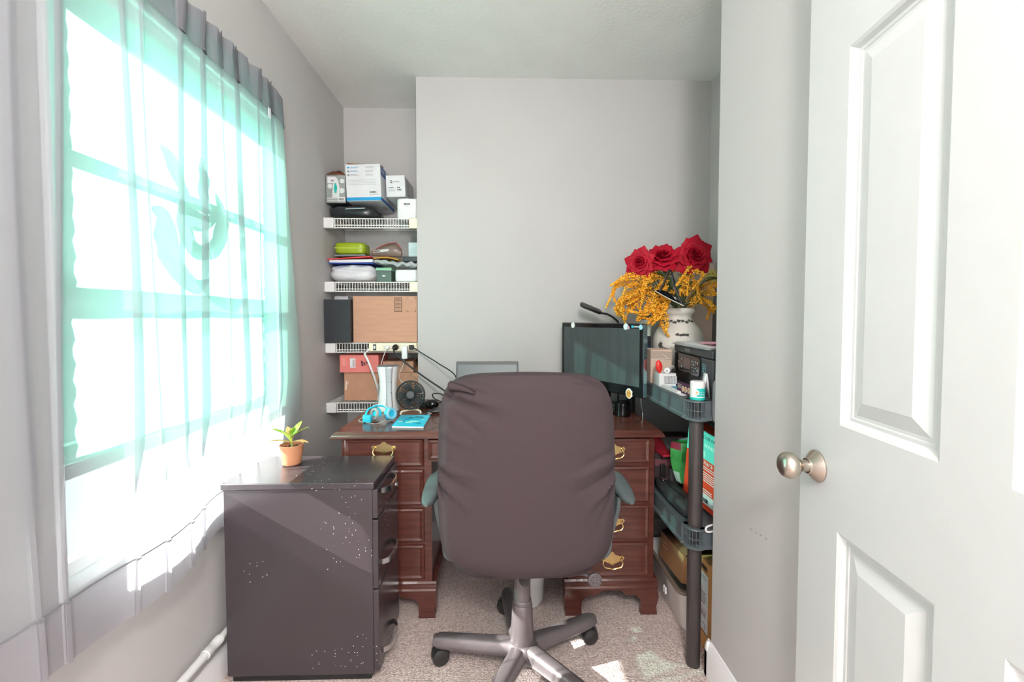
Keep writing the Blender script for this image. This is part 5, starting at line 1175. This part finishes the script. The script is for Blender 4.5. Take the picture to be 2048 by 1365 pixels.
m = MB(); m.tube([r_[0] for r_ in rows], 0.0018, 6); m.build('rim', M('pale_rim', (222, 220, 216), 0.3), sv)
m = MB(); c = catmull([(0.700, 1.87, 1.335), (0.720, 1.875, 1.375), (0.742, 1.88, 1.425), (0.752, 1.885, 1.430), (0.764, 1.89, 1.405), (0.770, 1.89, 1.37), (0.785, 1.885, 1.33), (0.805, 1.872, 1.276)], 6)
m.grid([[p + V((-0.005, 0, 0.001)), p + V((0.005, 0, -0.001))] for p in c]); m.build('strap', black_pl, sv, solid=0.0015)

# --- things around the vase
pp_ = thing('little_pot_plant', 'small pale green pot with a bushy plant beside the vase', 'plant', (0.700, 2.06, 1.13))
m = MB(); m.lathe([(0.0, 0.0), (0.026, 0.0), (0.034, 0.075), (0.0345, 0.079), (0.032, 0.079), (0.030, 0.06), (0, 0.06)], (0.700, 2.06, 1.130), n=32); m.build('pot', M('pale_green_pot', (196, 214, 204), 0.5), pp_)
m = MB(); rnd = random.Random(2)
for i in range(34): a = rnd.random() * 6.28; leaf_mesh(m, (0.700 + 0.015 * math.cos(a), 2.06 + 0.015 * math.sin(a), 1.20), (math.cos(a), math.sin(a), 0.9 + rnd.random()), 0.035 + 0.02 * rnd.random(), 0.008, 0.006)
m.build('foliage', M('fresh_green', (52, 92, 56), 0.5, noise=0.2), pp_)
cn = thing('dark_bottle', 'dark bottle with a blue band standing behind the monitor under the little pot', 'bottle', (0.700, 2.06, TZ))
MB().cyl((0.700, 2.06, TZ), (0.700, 2.06, 1.1295), 0.029, n=28).build('body', M('dark_canister', (34, 36, 46), 0.3), cn, bevel=0.003)
m = MB(); m.lathe([(0.0295, 0.0), (0.0298, 0.002), (0.0298, 0.030), (0.0295, 0.032)], (0.700, 2.06, 1.045), n=28); m.build('band', M('blue_band', (24, 76, 130), 0.4), cn)
boxed('taped_carton', 'beige taped carton behind the white basket on the shelving unit', 'box', 0.6505, 0.742, 1.835, 1.945, TZ, TZ + 0.145, [M('beige_card', (206, 184, 166), 0.8), M('tape_film', (176, 160, 146), 0.3), M('tape_edge', (222, 206, 192), 0.4)], deco=lambda m, x0, x1, y0, y1, z0, z1: (m.quad((x0, y0 - E_, z1 - 0.040), (x1 - x0, 0, -0.004), (0, 0, 0.036), 1), m.quad((x0, y0 - 2 * E_, z1 - 0.042), (x1 - x0, 0, 0.004), (0, 0, 0.002), 2), m.quad((x0 + 0.05, y0 - 2 * E_, z1 - 0.02), (0.03, 0, -0.02), (0.002, 0, 0.002), 2)))
bs = thing('white_basket', 'small white slotted plastic basket at the edge of the shelving unit', 'basket', (0.68, 1.76, TZ))
m = MB(); x0, x1, y0, y1 = 0.650, 0.719, 1.730, 1.800
m.box(x0, x1, y0, y1, TZ, TZ + 0.004); m.box(x0, x1, y0, y0 + 0.003, TZ + 0.004, TZ + 0.012); m.box(x0, x1, y0, y0 + 0.003, TZ + 0.044, TZ + 0.055); m.box(x0, x0 + 0.003, y0 + 0.003, y1, TZ + 0.004, TZ + 0.055); m.box(x1 - 0.003, x1, y0 + 0.003, y1, TZ + 0.004, TZ + 0.055); m.box(x0 + 0.003, x1 - 0.003, y1 - 0.003, y1, TZ + 0.004, TZ + 0.055)
m.box(x0, x0 + 0.020, y0, y0 + 0.003, TZ + 0.012, TZ + 0.044)
for i in range(9): m.box(x0 + 0.022 + i * 0.006, x0 + 0.0245 + i * 0.006, y0, y0 + 0.003, TZ + 0.012, TZ + 0.044)
for i in range(3): m.box(x0 + 0.02, x1, y0 + 0.0005, y0 + 0.0028, TZ + 0.019 + i * 0.008, TZ + 0.0205 + i * 0.008)
m.build('body', white_pl, bs)
m = MB(); m.box(0.6535, 0.7155, 1.7335, 1.7965, TZ + 0.047, TZ + 0.052); m.build('tray', white_pl, bs)
m = MB(); m.ell((0.656, 1.752, TZ + 0.082), 0.014, 0.010, 0.026, 16, 12, rot=Matrix.Rotation(R(-8), 3, 'Y')); m.cyl((0.660, 1.752, TZ + 0.053), (0.660, 1.752, TZ + 0.062), 0.004, n=8); tag(m.build('red_clip', red_m), 'bright red rounded holder standing in the white basket', 'holder')
rl = thing('lint_roller', 'white roller lying across the back of the white basket', 'roller', (0.70, 1.77, TZ + 0.06))
m = MB(); m.lathe([(0.0, 0.0), (0.006, 0.0), (0.011, 0.001), (0.0125, 0.006), (0.0125, 0.02), (0.0085, 0.03), (0.0085, 0.09), (0, 0.09)], (0.684, 1.738, TZ + 0.066), V((0.45, 0.62, 0.05)), 20); m.build('body', white_pl, rl)
m = MB(); m.lathe([(0.0, 0.0012), (0.0035, 0.0012), (0.004, 0)], (0.684, 1.738, TZ + 0.066), V((-0.45, -0.62, -0.05)), 14); m.build('axle', M('grey_axle', (150, 152, 152), 0.4), rl)
sheet('white_envelope', 'white envelope lying flat in front of the white basket', 'envelope', 0.6505, 0.692, 1.53, 1.72, TZ, TZ + 0.003, paper_m)
sheet('long_white_box', 'narrow white strip lying on the flat envelope', 'packet', 0.652, 0.668, 1.56, 1.715, TZ + 0.0035, TZ + 0.011, white_pl)
sheet('teal_leaflet', 'teal leaflet in front of the printer', 'leaflet', 0.698, 0.728, 1.56, 1.725, TZ, TZ + 0.003, M('teal_paper', (70, 160, 190), 0.6))
pk = thing('purple_packet', 'slim purple box with round pictures beside the jar', 'box', (0.675, 1.545, TZ))
m = MB(); L0, L1 = V((0.672, 1.605, TZ + 0.0035)), V((0.676, 1.490, TZ + 0.0005)); du_ = L1 - L0; du_.z = 0; L0.z = TZ + 0.0035; nn_ = V((-1, -0.04, 0)).normalized(); m.obox(L0, du_, V((0.018, 0, 0)), Z_ * 0.036)
for k, (t, cc) in enumerate(((0.42, 1), (0.62, 2), (0.82, 1))):
    o = L0 + du_ * t + Z_ * 0.018 + nn_ * 0.0006; d_ = du_.normalized(); m.add([o + d_ * (0.010 * math.cos(q * 0.5236)) + Z_ * (0.011 * math.sin(q * 0.5236)) for q in range(12)], [tuple(range(12))], 3); m.add([o + nn_ * 0.0003 + d_ * (0.006 * math.cos(q * 0.5236)) + Z_ * (0.008 * math.sin(q * 0.5236)) for q in range(12)], [tuple(range(12))], cc)
m.lines(L0 + du_ * 0.06 + Z_ * 0.030 + nn_ * 0.0006, du_, Z_, 3, 0.03, 0.002, 0.006, 3)
m.build('body', [M('purple_card', (72, 36, 66), 0.5), M('face_tan', (214, 150, 110), 0.6), M('face_orange', (222, 130, 60), 0.6), M('cream_print', (232, 220, 200), 0.6)], pk)
jr = thing('cream_jar', 'white-lidded jar with a turquoise label at the front corner of the shelving unit', 'jar', (0.671, 1.440, TZ + 0.004))
jc = V((0.674, 1.440, TZ + 0.004)); m = MB(); m.lathe([(0.0, 0.0), (0.0225, 0.0), (0.0245, 0.002), (0.0245, 0.012), (0.0242, 0.012), (0.0242, 0.042), (0.0, 0.042)], jc, n=40); m.build('body', white_pl, jr)
m = MB(); m.lathe([(0.0, 0.042), (0.0243, 0.042), (0.0245, 0.044), (0.0240, 0.060), (0.021, 0.064), (0.0, 0.0645)], jc, n=40); m.build('lid', white_pl, jr)
m = MB()
def jl(a, h_, o=0.0249): return jc + V((o * math.cos(a), o * math.sin(a), h_))
m.grid([[jl(R(-205 + 235 * i / 40), h_) for i in range(41)] for h_ in (0.001, 0.010)]); m.grid([[jl(R(-120 + 150 * i / 30), h_) for i in range(31)] for h_ in (0.0135, 0.041)])
am = R(-118); k = [(0.30 * math.cos(t * 0.393), 0.0085 * math.sin(t * 0.393)) for t in range(16)]
m.add([jl(am, 0.027, 0.0256)] + [jl(am + p, 0.027 + q, 0.0253) for p, q in k], [(0, i + 1, (i + 1) % 16 + 1) for i in range(16)], 1); m.add([jl(am, 0.027, 0.0260)] + [jl(am + p * 0.6, 0.027 + q * 0.6, 0.0257) for p, q in k], [(0, i + 1, (i + 1) % 16 + 1) for i in range(16)], 2)
n0 = len(m.v)
m.text('Aroma', (0, 0, 0.027), (1, 0, 0), (0, 0, 1), 0.0045, 1); m.text('Powder', (0, 0, 0.019), (1, 0, 0), (0, 0, 1), 0.0045, 1)
for i in range(n0, len(m.v)): p = m.v[i]; m.v[i] = jl(R(-95) + p.x / 0.0252, p.z, 0.0254)
m.build('label', [teal_pl, paper_m, M('label_peach', (226, 170, 130), 0.6)], jr)

# printer
pt = thing('printer', 'dark grey inkjet printer with a control panel on the shelving unit', 'printer', (0.9, 1.66, TZ))
PA, PB = V((0.765, 1.86, TZ + 0.001)), V((0.735, 1.46, TZ + 0.001)); pu = (PB - PA); PL = pu.length; pu.normalize(); pn = V((pu.y, -pu.x, 0)); 
if pn.x > 0: pn = -pn
PH = 0.168
def pq(a, b, d=0.0): return PA + pu * a + Z_ * b + pn * d
pr_m = M('printer_grey', (66, 70, 74), 0.42, noise=0.03)
m = MB(); m.obox(pq(0, 0.0, -0.28), pu * PL, Z_ * 0.136, pn * 0.28); bod = m.build('body', pr_m, pt, bevel=0.006, seg=3)
m = MB(); m.obox(pq(0, 0.138, -0.28), pu * PL, Z_ * 0.030, pn * 0.281); m.text('EPSON', pq(0.135, 0.147, 0.0016), pu, Z_, 0.012, 1); m.build('scanner_lid', [pr_m, M('logo_silver', (176, 180, 182), 0.3)], pt, bevel=0.004)
m = MB(); m.prism([pq(a, b, 0.0005) for a, b in ((0.035, 0.060), (0.290, 0.060), (0.300, 0.068), (0.300, 0.128), (0.290, 0.136), (0.035, 0.136))], pn * 0.006); cp_ = m.build('control_panel', black_gl, pt, bevel=0.002)
m = MB(); m.quad(pq(0.140, 0.078, 0.007), pu * 0.072, Z_ * 0.044); m.build('display', M('dim_display', (88, 66, 70), 0.3), cp_)
m = MB()
for i in range(3):
    for j in range(4): m.quad(pq(0.226 + i * 0.016, 0.076 + j * 0.012, 0.007), pu * 0.006, Z_ * 0.005, 0 if (i + j) % 2 else 1)
for (a, b) in ((0.075, 0.096), (0.110, 0.110), (0.110, 0.078), (0.278, 0.108), (0.278, 0.080)): m.quad(pq(a, b, 0.007), pu * 0.007, Z_ * 0.008, 0)
o = m.build('keypad', [M('icon_white', (206, 214, 216), 0.4), M('icon_blue', (90, 150, 180), 0.4)], cp_)
m = MB(); m.quad(pq(0.035, 0.014, 0.0012), pu * 0.265, Z_ * 0.044); m.build('paper_slot', M('slot_black', (10, 10, 11), 0.5), pt)
m = MB(); m.obox(pq(0.045, 0.006, 0.0), pu * 0.25, Z_ * 0.010, pn * 0.022); m.build('output_tray', pr_m, pt, bevel=0.002)
m = MB(); m.quad(pq(0.314, 0.084, 0.0012), pu * 0.034, Z_ * 0.030, 0); m.quad(pq(0.316, 0.086, 0.0016), pu * 0.030, Z_ * 0.026, 1); m.lines(pq(0.320, 0.104, 0.002), pu, Z_, 2, 0.02, 0.003, 0.007, 0, 0); m.quad(pq(0.326, 0.088, 0.002), pu * 0.008, Z_ * 0.006, 0)
m.quad(pq(0.318, 0.052, 0.0014), pu * 0.024, Z_ * 0.004, 2); m.quad(pq(0.326, 0.047, 0.0014), pu * 0.012, Z_ * 0.004, 2); m.quad(pq(0.010, 0.048, 0.0014), pu * 0.012, Z_ * 0.016, 2); m.quad(pq(0.013, 0.052, 0.0018), pu * 0.006, Z_ * 0.008, 3)
m.build('front_labels', [M('sticker_cyan_line', (130, 196, 206), 0.4), pr_m, paper_m, black_ink], bod)
for i in range(5):
    z0 = PH + TZ + 0.0025 + i * 0.0022; m = MB(); P_ = [pq(-0.012 + 0.004 * i, 0, 0.010 - 0.003 * i), pq(PL - 0.02 + 0.004 * i, 0, 0.006 + 0.002 * (i % 2)), pq(PL - 0.03, 0, -0.20), pq(0.02, 0, -0.22)]
    m.prism([V((p.x, p.y, z0)) for p in P_], (0, 0, 0.0012)); tag(m.build('paper_sheet', [paper_m, M('grey_paper', (206, 204, 200), 0.8)][i % 2 if i < 4 else 0]), 'white sheet in the pile of papers on top of the printer', 'paper', 'papers on the printer')
m = MB(); rows = []
for i in range(11):
    u = i / 10; rows.append([pq(0.20 + 0.17 * u, 0, -0.03 - 0.09 * j / 5) * 1.0 + V((0, 0, PH + 0.016 + 0.004 * math.sin(u * 9) * (j % 2) + 0.003 * math.sin(j * 2 + u * 5) + 0.016 * max(0, u - 0.2))) for j in range(6)])
m.grid(rows); tag(m.build('pink_cloth', M('pink_cloth', (226, 150, 170), 0.7), solid=0.004, ang=180), 'crumpled pink cloth on the papers on the printer', 'cloth')

# paper bag with sticky notes at the back of the unit
pb = thing('paper_bag', 'pale beige paper bag leaning in the corner behind the roses', 'bag', (1.0, 2.21, TZ))
m = MB(); f = [(0.90, 2.185, TZ), (1.072, 2.150, TZ), (1.085, 2.150, 1.486), (1.03, 2.165, 1.512), (0.93, 2.185, 1.535), (0.885, 2.19, 1.52)]
m.prism(f, (0.0, 0.052, 0)); m.build('body', M('beige_paper', (214, 194, 180), 0.8, noise=0.04), pb)
for k, (x, z, rz) in enumerate(((1.040, 1.408, 3), (1.060, 1.392, -6))):
    m = MB(); c = V((x, 2.152 - 0.004 * k, z)); u = V((math.cos(R(rz)), -0.18, math.sin(R(rz)))); v = V((-math.sin(R(rz)), 0, math.cos(R(rz))))
    m.quad(c, u * 0.052, v * 0.052)
    if k == 0:
        for dx_ in (0.016, 0.034): m.add([c + u * dx_ + v * 0.034 + V((0.004 * math.cos(t), -0.003, 0.0035 * math.sin(t))) for t in (0, 1, 2, 3, 4.1, 5.2)], [tuple(range(6))], 1)
    tag(m.build('sticky_note', [M('note_yellow_%s' % 'ab'[k], (232, 218, 128), 0.7), M('note_ink', (150, 120, 70), 0.8)], solid=0.0004), ['yellow sticky note with two drawn eyes on the beige paper bag', 'plain yellow sticky note half behind the wall edge on the paper bag'][k], 'sticky note')

# folded card and hanging pouch at the wall corner
m = MB(); ap = V((0.722, 1.474, TZ + 0.088)); a1, a2 = V((0.703, 1.466, TZ)), V((0.735, 1.478, TZ)); wv = V((0.002, 0.030, 0))
m.add([ap, a1, a1 + wv, ap + wv], [(0, 1, 2, 3)]); m.add([ap, a2, a2 + wv, ap + wv], [(0, 1, 2, 3)]); m.xf(Matrix.Translation((0, -0.004, 0)))
tag(m.build('folded_card', paper_m, solid=0.0015), 'folded white card standing like a tent beside the jar', 'card')
hpz = thing('hanging_pouch', 'grey pouch with a metal clip hanging on a white cord at the wall corner', 'pouch', (0.722, 1.398, 0.86))
m = MB(); m.grid(pillow(0.703, 0.733, 1.3868, 1.3985, 0.868, 1.012, 0.002, 8, e=6), cv=True); m.build('body', M('grey_webbing', (92, 94, 98), 0.7, bump=0.2), hpz, ang=180)
m = MB(); m.tube(catmull([(0.718, 1.396, 1.012), (0.714, 1.394, 1.024), (0.718, 1.393, 1.036), (0.723, 1.394, 1.026), (0.718, 1.396, 1.012)], 4), 0.0026, 8); m.build('clip', chrome_m, hpz)
m = MB(); m.tube(catmull([(0.718, 1.395, 1.034), (0.719, 1.393, 1.10), (0.718, 1.391, 1.18), (0.721, 1.388, 1.188), (0.724, 1.391, 1.18), (0.723, 1.394, 1.034)], 5), 0.0014, 6); m.build('cord', white_pl, hpz)
MB().tube([(0.721, 1.384, 1.19), (0.721, 1.395, 1.19), (0.721, 1.396, 1.194)], 0.0016, 6).build('hook', chrome_m, hpz)

# --- lower tier
TZ2 = 0.4935
m = MB(); m.grid(pillow(0.650, 0.727, 1.475, 1.805, TZ2, TZ2 + 0.042, 0.006, 31, e=4), cv=True)
lb = thing('laptop_bag', 'flat black cloth bag lying on the lower tier of the shelving unit', 'bag', (0.8, 1.64, TZ2))
m.build('body', M('black_cloth', (44, 46, 48), 0.75, noise=0.1, bump=0.2, bscale=80), lb, ang=180)
m = MB(); m.tube(catmull([(0.67, 1.52, TZ2 + 0.03), (0.69, 1.58, TZ2 + 0.045), (0.68, 1.66, TZ2 + 0.046), (0.69, 1.74, TZ2 + 0.043)], 6), 0.003, 8); m.build('piping', black_pl, lb)
MB().obox((0.672, 1.735, TZ2 + 0.040), (0.02, 0.006, 0.003), (-0.004, 0.022, 0), (0, 0, 0.008)).build('buckle', chrome_m, lb, bevel=0.002)
boxed('dark_storage_box', 'dark maroon-grey box at the back of the lower tier', 'box', 0.672, 0.95, 1.83, 2.17, TZ2, TZ2 + 0.132, [M('maroon_grey_card', (62, 46, 50), 0.7), M('maroon_band', (116, 70, 76), 0.6)], deco=lambda m, x0, x1, y0, y1, z0, z1: m.quad((x0, y0 - E_, z0 + 0.075), (x1 - x0, 0, 0), (0, 0, 0.03), 1))
sheet('crimson_folder', 'crimson folder poking out on the dark box of the lower tier', 'folder', 0.676, 0.90, 1.78, 2.05, TZ2 + 0.1335, TZ2 + 0.140, M('crimson', (206, 44, 66), 0.5), rot=R(4))
sheet('grey_sheet', 'loose grey sheet of paper on the crimson folder', 'paper', 0.745, 0.93, 1.80, 2.0, TZ2 + 0.150, TZ2 + 0.1515, M('grey_sheet', (150, 152, 152), 0.8), rot=R(-12), tilt=R(-2))
m = MB(); m.box(0.692, 0.714, 1.812, 1.826, TZ2, TZ2 + 0.086); tag(m.build('steel_bracket', M('dark_metal', (70, 66, 66), 0.3, 0.6), bevel=0.002), 'upright dark metal bracket behind the black bag on the lower tier', 'bracket')
m = MB(); m.box(0.735, 0.775, 1.808, 1.826, TZ2, TZ2 + 0.066); tag(m.build('grey_block', M('grey_block', (126, 124, 124), 0.6), bevel=0.002), 'small grey box next to the upright metal bracket', 'box')
gb = M('green_print', (74, 172, 88), 0.4, noise=0.15, scale=25)
m = MB(); rows = []
for i in range(13):
    t = i / 12; z = TZ2 + 0.046 + 0.165 * t; off = 0.030 * math.sin(math.pi * t * 0.9)
    rows.append([V((0.710 - off * 0.5 + 0.018 * (1 - t), 1.735, z)), V((0.735 - off * 0.2, 1.700 + 0.012 * math.sin(t * 7), z)), V((0.775, 1.700, z)), V((0.795, 1.735, z)), V((0.765, 1.755, z))])
m.grid(rows, cv=True); m.add(rows[0], [(4, 3, 2, 1, 0)]); m.add(rows[-1], [(0, 1, 2, 3, 4)])
for i in range(12):
    m.m[i * 5] = 1 if i > 9 else (2 if i < 3 else 0); m.m[i * 5 + 4] = 1
tag(m.build('crisp_bag', [gb, M('crimson_edge', (150, 40, 66), 0.4), M('mint_edge', (190, 222, 206), 0.4), M('blue_edge', (40, 86, 150), 0.4)], ang=60), 'shiny green bag squeezed behind the red and turquoise carton', 'bag')
# red and turquoise carton: faces the room at an angle
tc_ = thing('toy_carton', 'tall red and turquoise printed carton standing on the lower tier behind the front post', 'box', (0.78, 1.58, TZ2 + 0.01))
CA, CB = V((0.729, 1.673, TZ2 + 0.045)), V((0.770, 1.466, TZ2 + 0.004)); cu_ = V((CB.x - CA.x, CB.y - CA.y, 0)); CL = cu_.length; cu_.normalize(); cn_ = V((cu_.y, -cu_.x, 0))
if cn_.x > 0: cn_ = -cn_
cb = V((CA.x, CA.y, TZ2 + 0.0025)); CH = 0.290
def cq(a, b, d=0.0): return cb + cu_ * a + Z_ * b + cn_ * d
m = MB(); m.obox(cq(0, 0, -0.055), cu_ * CL, Z_ * CH, cn_ * 0.055)
e1 = 0.0006
m.quad(cq(0, CH * 0.64, e1), cu_ * CL, Z_ * (CH * 0.36), 1); m.text('OUR FAVORI', cq(0.088, CH * 0.90, e1 * 2), cu_, Z_, 0.013, 3); m.lines(cq(0.10, CH * 0.80, e1 * 2), cu_, Z_, 1, 0.08, 0.013, 0.02, 5, 0.05, 1)
m.text('nara', cq(0.104, CH * 0.575, e1 * 2), cu_, Z_, 0.020, 2)
for (b_, n__) in ((0.54, 2), (0.47, 5), (0.25, 4)): m.lines(cq(0.07, CH * b_, e1 * 2), cu_, Z_, n__, CL - 0.088, 0.003, 0.0078, 2, 0.25)
m.quad(cq(0.08, CH * 0.075, e1 * 2), cu_ * (CL - 0.105), Z_ * 0.034, 2); m.barcode(cq(0.088, CH * 0.095, e1 * 3), cu_, Z_, 0.06, 0.016, 3)
for (a, b, r, mt) in ((CL - 0.018, 0.66, 0.024, 4), (CL - 0.02, 0.70, 0.016, 6), (0.05, 0.72, 0.020, 5), (0.10, 0.70, 0.014, 5)):
    m.add([cq(a + r * 0.7 * math.cos(t * 0.524), CH * b + r * math.sin(t * 0.524), e1 * (3 + (mt == 6))) for t in range(12)], [tuple(range(12))], mt)
m.add([cq(a, CH * b, e1 * 2) for a, b in ((CL, 0.0), (CL, 0.42), (CL - 0.006, 0.40), (CL - 0.018, 0.15), (CL - 0.03, 0.0))], [(0, 1, 2, 3, 4)], 7)
m.add([cq(a, CH * b, e1 * 3) for a, b in ((CL - 0.012, 0.22), (CL - 0.014, 0.14), (CL - 0.022, 0.05), (CL - 0.012, 0.0), (CL - 0.003, 0.10))], [(0, 1, 2, 3, 4)], 4)
ct = cq(CL, 0); zl = m.v[0].z; m.xf(Matrix.Translation(ct) @ Matrix.Rotation(R(7), 4, cn_) @ Matrix.Translation(-ct))
if min(p.z for p in m.v) < ct.z - 0.004: m.xf(Matrix.Translation(ct) @ Matrix.Rotation(R(-14), 4, cn_) @ Matrix.Translation(-ct))
m.build('body', [M('tomato_card', (226, 70, 44), 0.45), M('turquoise_card', (104, 206, 196), 0.45), paper_m, black_ink, M('amber_print', (236, 160, 50), 0.5), M('pale_mint_print', (176, 226, 216), 0.5), M('hair_print', (92, 58, 44), 0.6), M('violet_print', (120, 60, 120), 0.5)], tc_)
m = MB(); m.tube(catmull([(0.735, 1.415, TZ2 + 0.020), (0.700, 1.402, TZ2 + 0.018), (0.690, 1.397, TZ2 + 0.014), (0.690, 1.396, TZ2 + 0.006), (0.700, 1.396, TZ2 + 0.001), (0.735, 1.408, TZ2 + 0.001)], 6), 0.0032, 8)
tag(m.build('white_hook', white_pl), 'white bent plastic hook at the front of the lower tier by the wall corner', 'hook')

# --- on the floor under the unit
wb = thing('storage_bin', 'white plastic storage bin on the carpet under the shelving unit', 'bin', (0.85, 1.74, 0))
m = MB(); x0, x1, y0, y1 = 0.672, 1.02, 1.555, 1.96
lv = [(0.040, 0.003), (0.036, 0.0), (0.030, 0.006), (0.010, 0.15), (0.0, 0.165), (-0.004, 0.172), (-0.004, 0.180), (0.004, 0.180), (0.010, 0.17), (0.034, 0.012)]
def rrect(o, z):
    out = []
    for (cx, cy, a0) in ((x1 - o - 0.03, y1 - o - 0.03, 0), (x0 + o + 0.03, y1 - o - 0.03, 90), (x0 + o + 0.03, y0 + o + 0.03, 180), (x1 - o - 0.03, y0 + o + 0.03, 270)):
        for k in range(5): a = R(a0 + 22.5 * k); out.append(V((cx + 0.03 * math.cos(a), cy + 0.03 * math.sin(a), z)))
    return out
rr = [rrect(o, z) for o, z in lv]; m.grid(rr, cv=True); m.add(rr[0], [tuple(range(20))[::-1]]); m.add(rr[-1], [tuple(range(20))]); m.build('body', M('frosted_white', (226, 222, 219), 0.45, noise=0.03), wb, ang=40)
m = MB(); r3 = [rrect(-0.006, 0.170), rrect(-0.008, 0.176), rrect(-0.006, 0.183), rrect(0.006, 0.183)]; m.grid(r3, cv=True); m.build('rim', M('taupe_rim', (120, 104, 92), 0.5), wb)
for y in (1.700, 1.715): MB().box(0.6725, 0.680, y, y + 0.006, 0.078, 0.105).build('handle_rib', white_pl, wb)
tb = thing('tipped_carton', 'tilted open cardboard carton resting in the white storage bin', 'box', (0.8, 1.74, 0.06))
m = MB(); p = V((0.705, 1.62, 0.175)); m.obox(p, (0, 0.235, -0.02), (0.20, 0, -0.06), (0.012, 0.006, 0.105))
m.lines(p + V((0.0056, 0.205, 0.055)), (0, -1, 0.085), (0.113, 0.057, 1), 2, 0.05, 0.010, 0.018, 1, 0.2, 1)
m.build('body', [M('carton_brown', (186, 136, 98), 0.85, noise=0.05), M('carton_pale_ink', (216, 172, 138), 0.85)], tb)
MB().add([(0.718, 1.62, 0.283), (0.718, 1.86, 0.262), (0.772, 1.86, 0.285), (0.772, 1.62, 0.305)], [(0, 1, 2, 3)]).build('flap', card_dk, tb, solid=0.002)
def tall_print(m, x0, x1, y0, y1, z0, z1):
    f = x0 - E_
    m.quad((f, y1 - 0.004, 0.068), (0, -(y1 - y0) + 0.008, 0), (0, 0, 0.215), 1)
    g = f - E_
    m.lines((g, y1 - 0.01, 0.270), V((0, -1, 0)), Z_, 3, 0.05, 0.002, 0.006, 2, 0.3, 1); m.lines((g, y1 - 0.01, 0.205), V((0, -1, 0)), Z_, 4, 0.05, 0.006, 0.012, 2, 0.3, 1); m.quad((g, y1 - 0.006, 0.150), (0, -(y1 - y0) + 0.012, 0), (0, 0, 0.002), 3)
    m.barcode((g, y1 - 0.012, 0.120), V((0, -1, 0)), Z_, 0.04, 0.022, 2); m.lines((g, y1 - 0.01, 0.295), V((0, -1, 0)), Z_, 1, 0.05, 0.018, 0.02, 4, 0.05, 1)
    m.add([V((g, (y0 + y1) / 2 + 0.014 * math.cos(t * 0.4), 0.086 + 0.012 * math.sin(t * 0.4))) for t in range(16)] , [tuple(range(16))], 2); m.add([V((g - E_, (y0 + y1) / 2 + 0.012 * math.cos(t * 0.4), 0.086 + 0.010 * math.sin(t * 0.4))) for t in range(16)] , [tuple(range(16))], 1)
    m.quad((g, y1, 0.062), (0, -(y1 - y0), 0), (0, 0, 0.003), 4)
boxed('parcel', 'upright cardboard parcel with a white address label between the post and the wall', 'box', 0.7425, 0.98, 1.475, 1.545, 0.0, 0.330, [M('parcel_card', (204, 150, 96), 0.85, noise=0.04), paper_m, M('label_ink', (120, 110, 116), 0.8), red_m, black_ink], deco=tall_print)
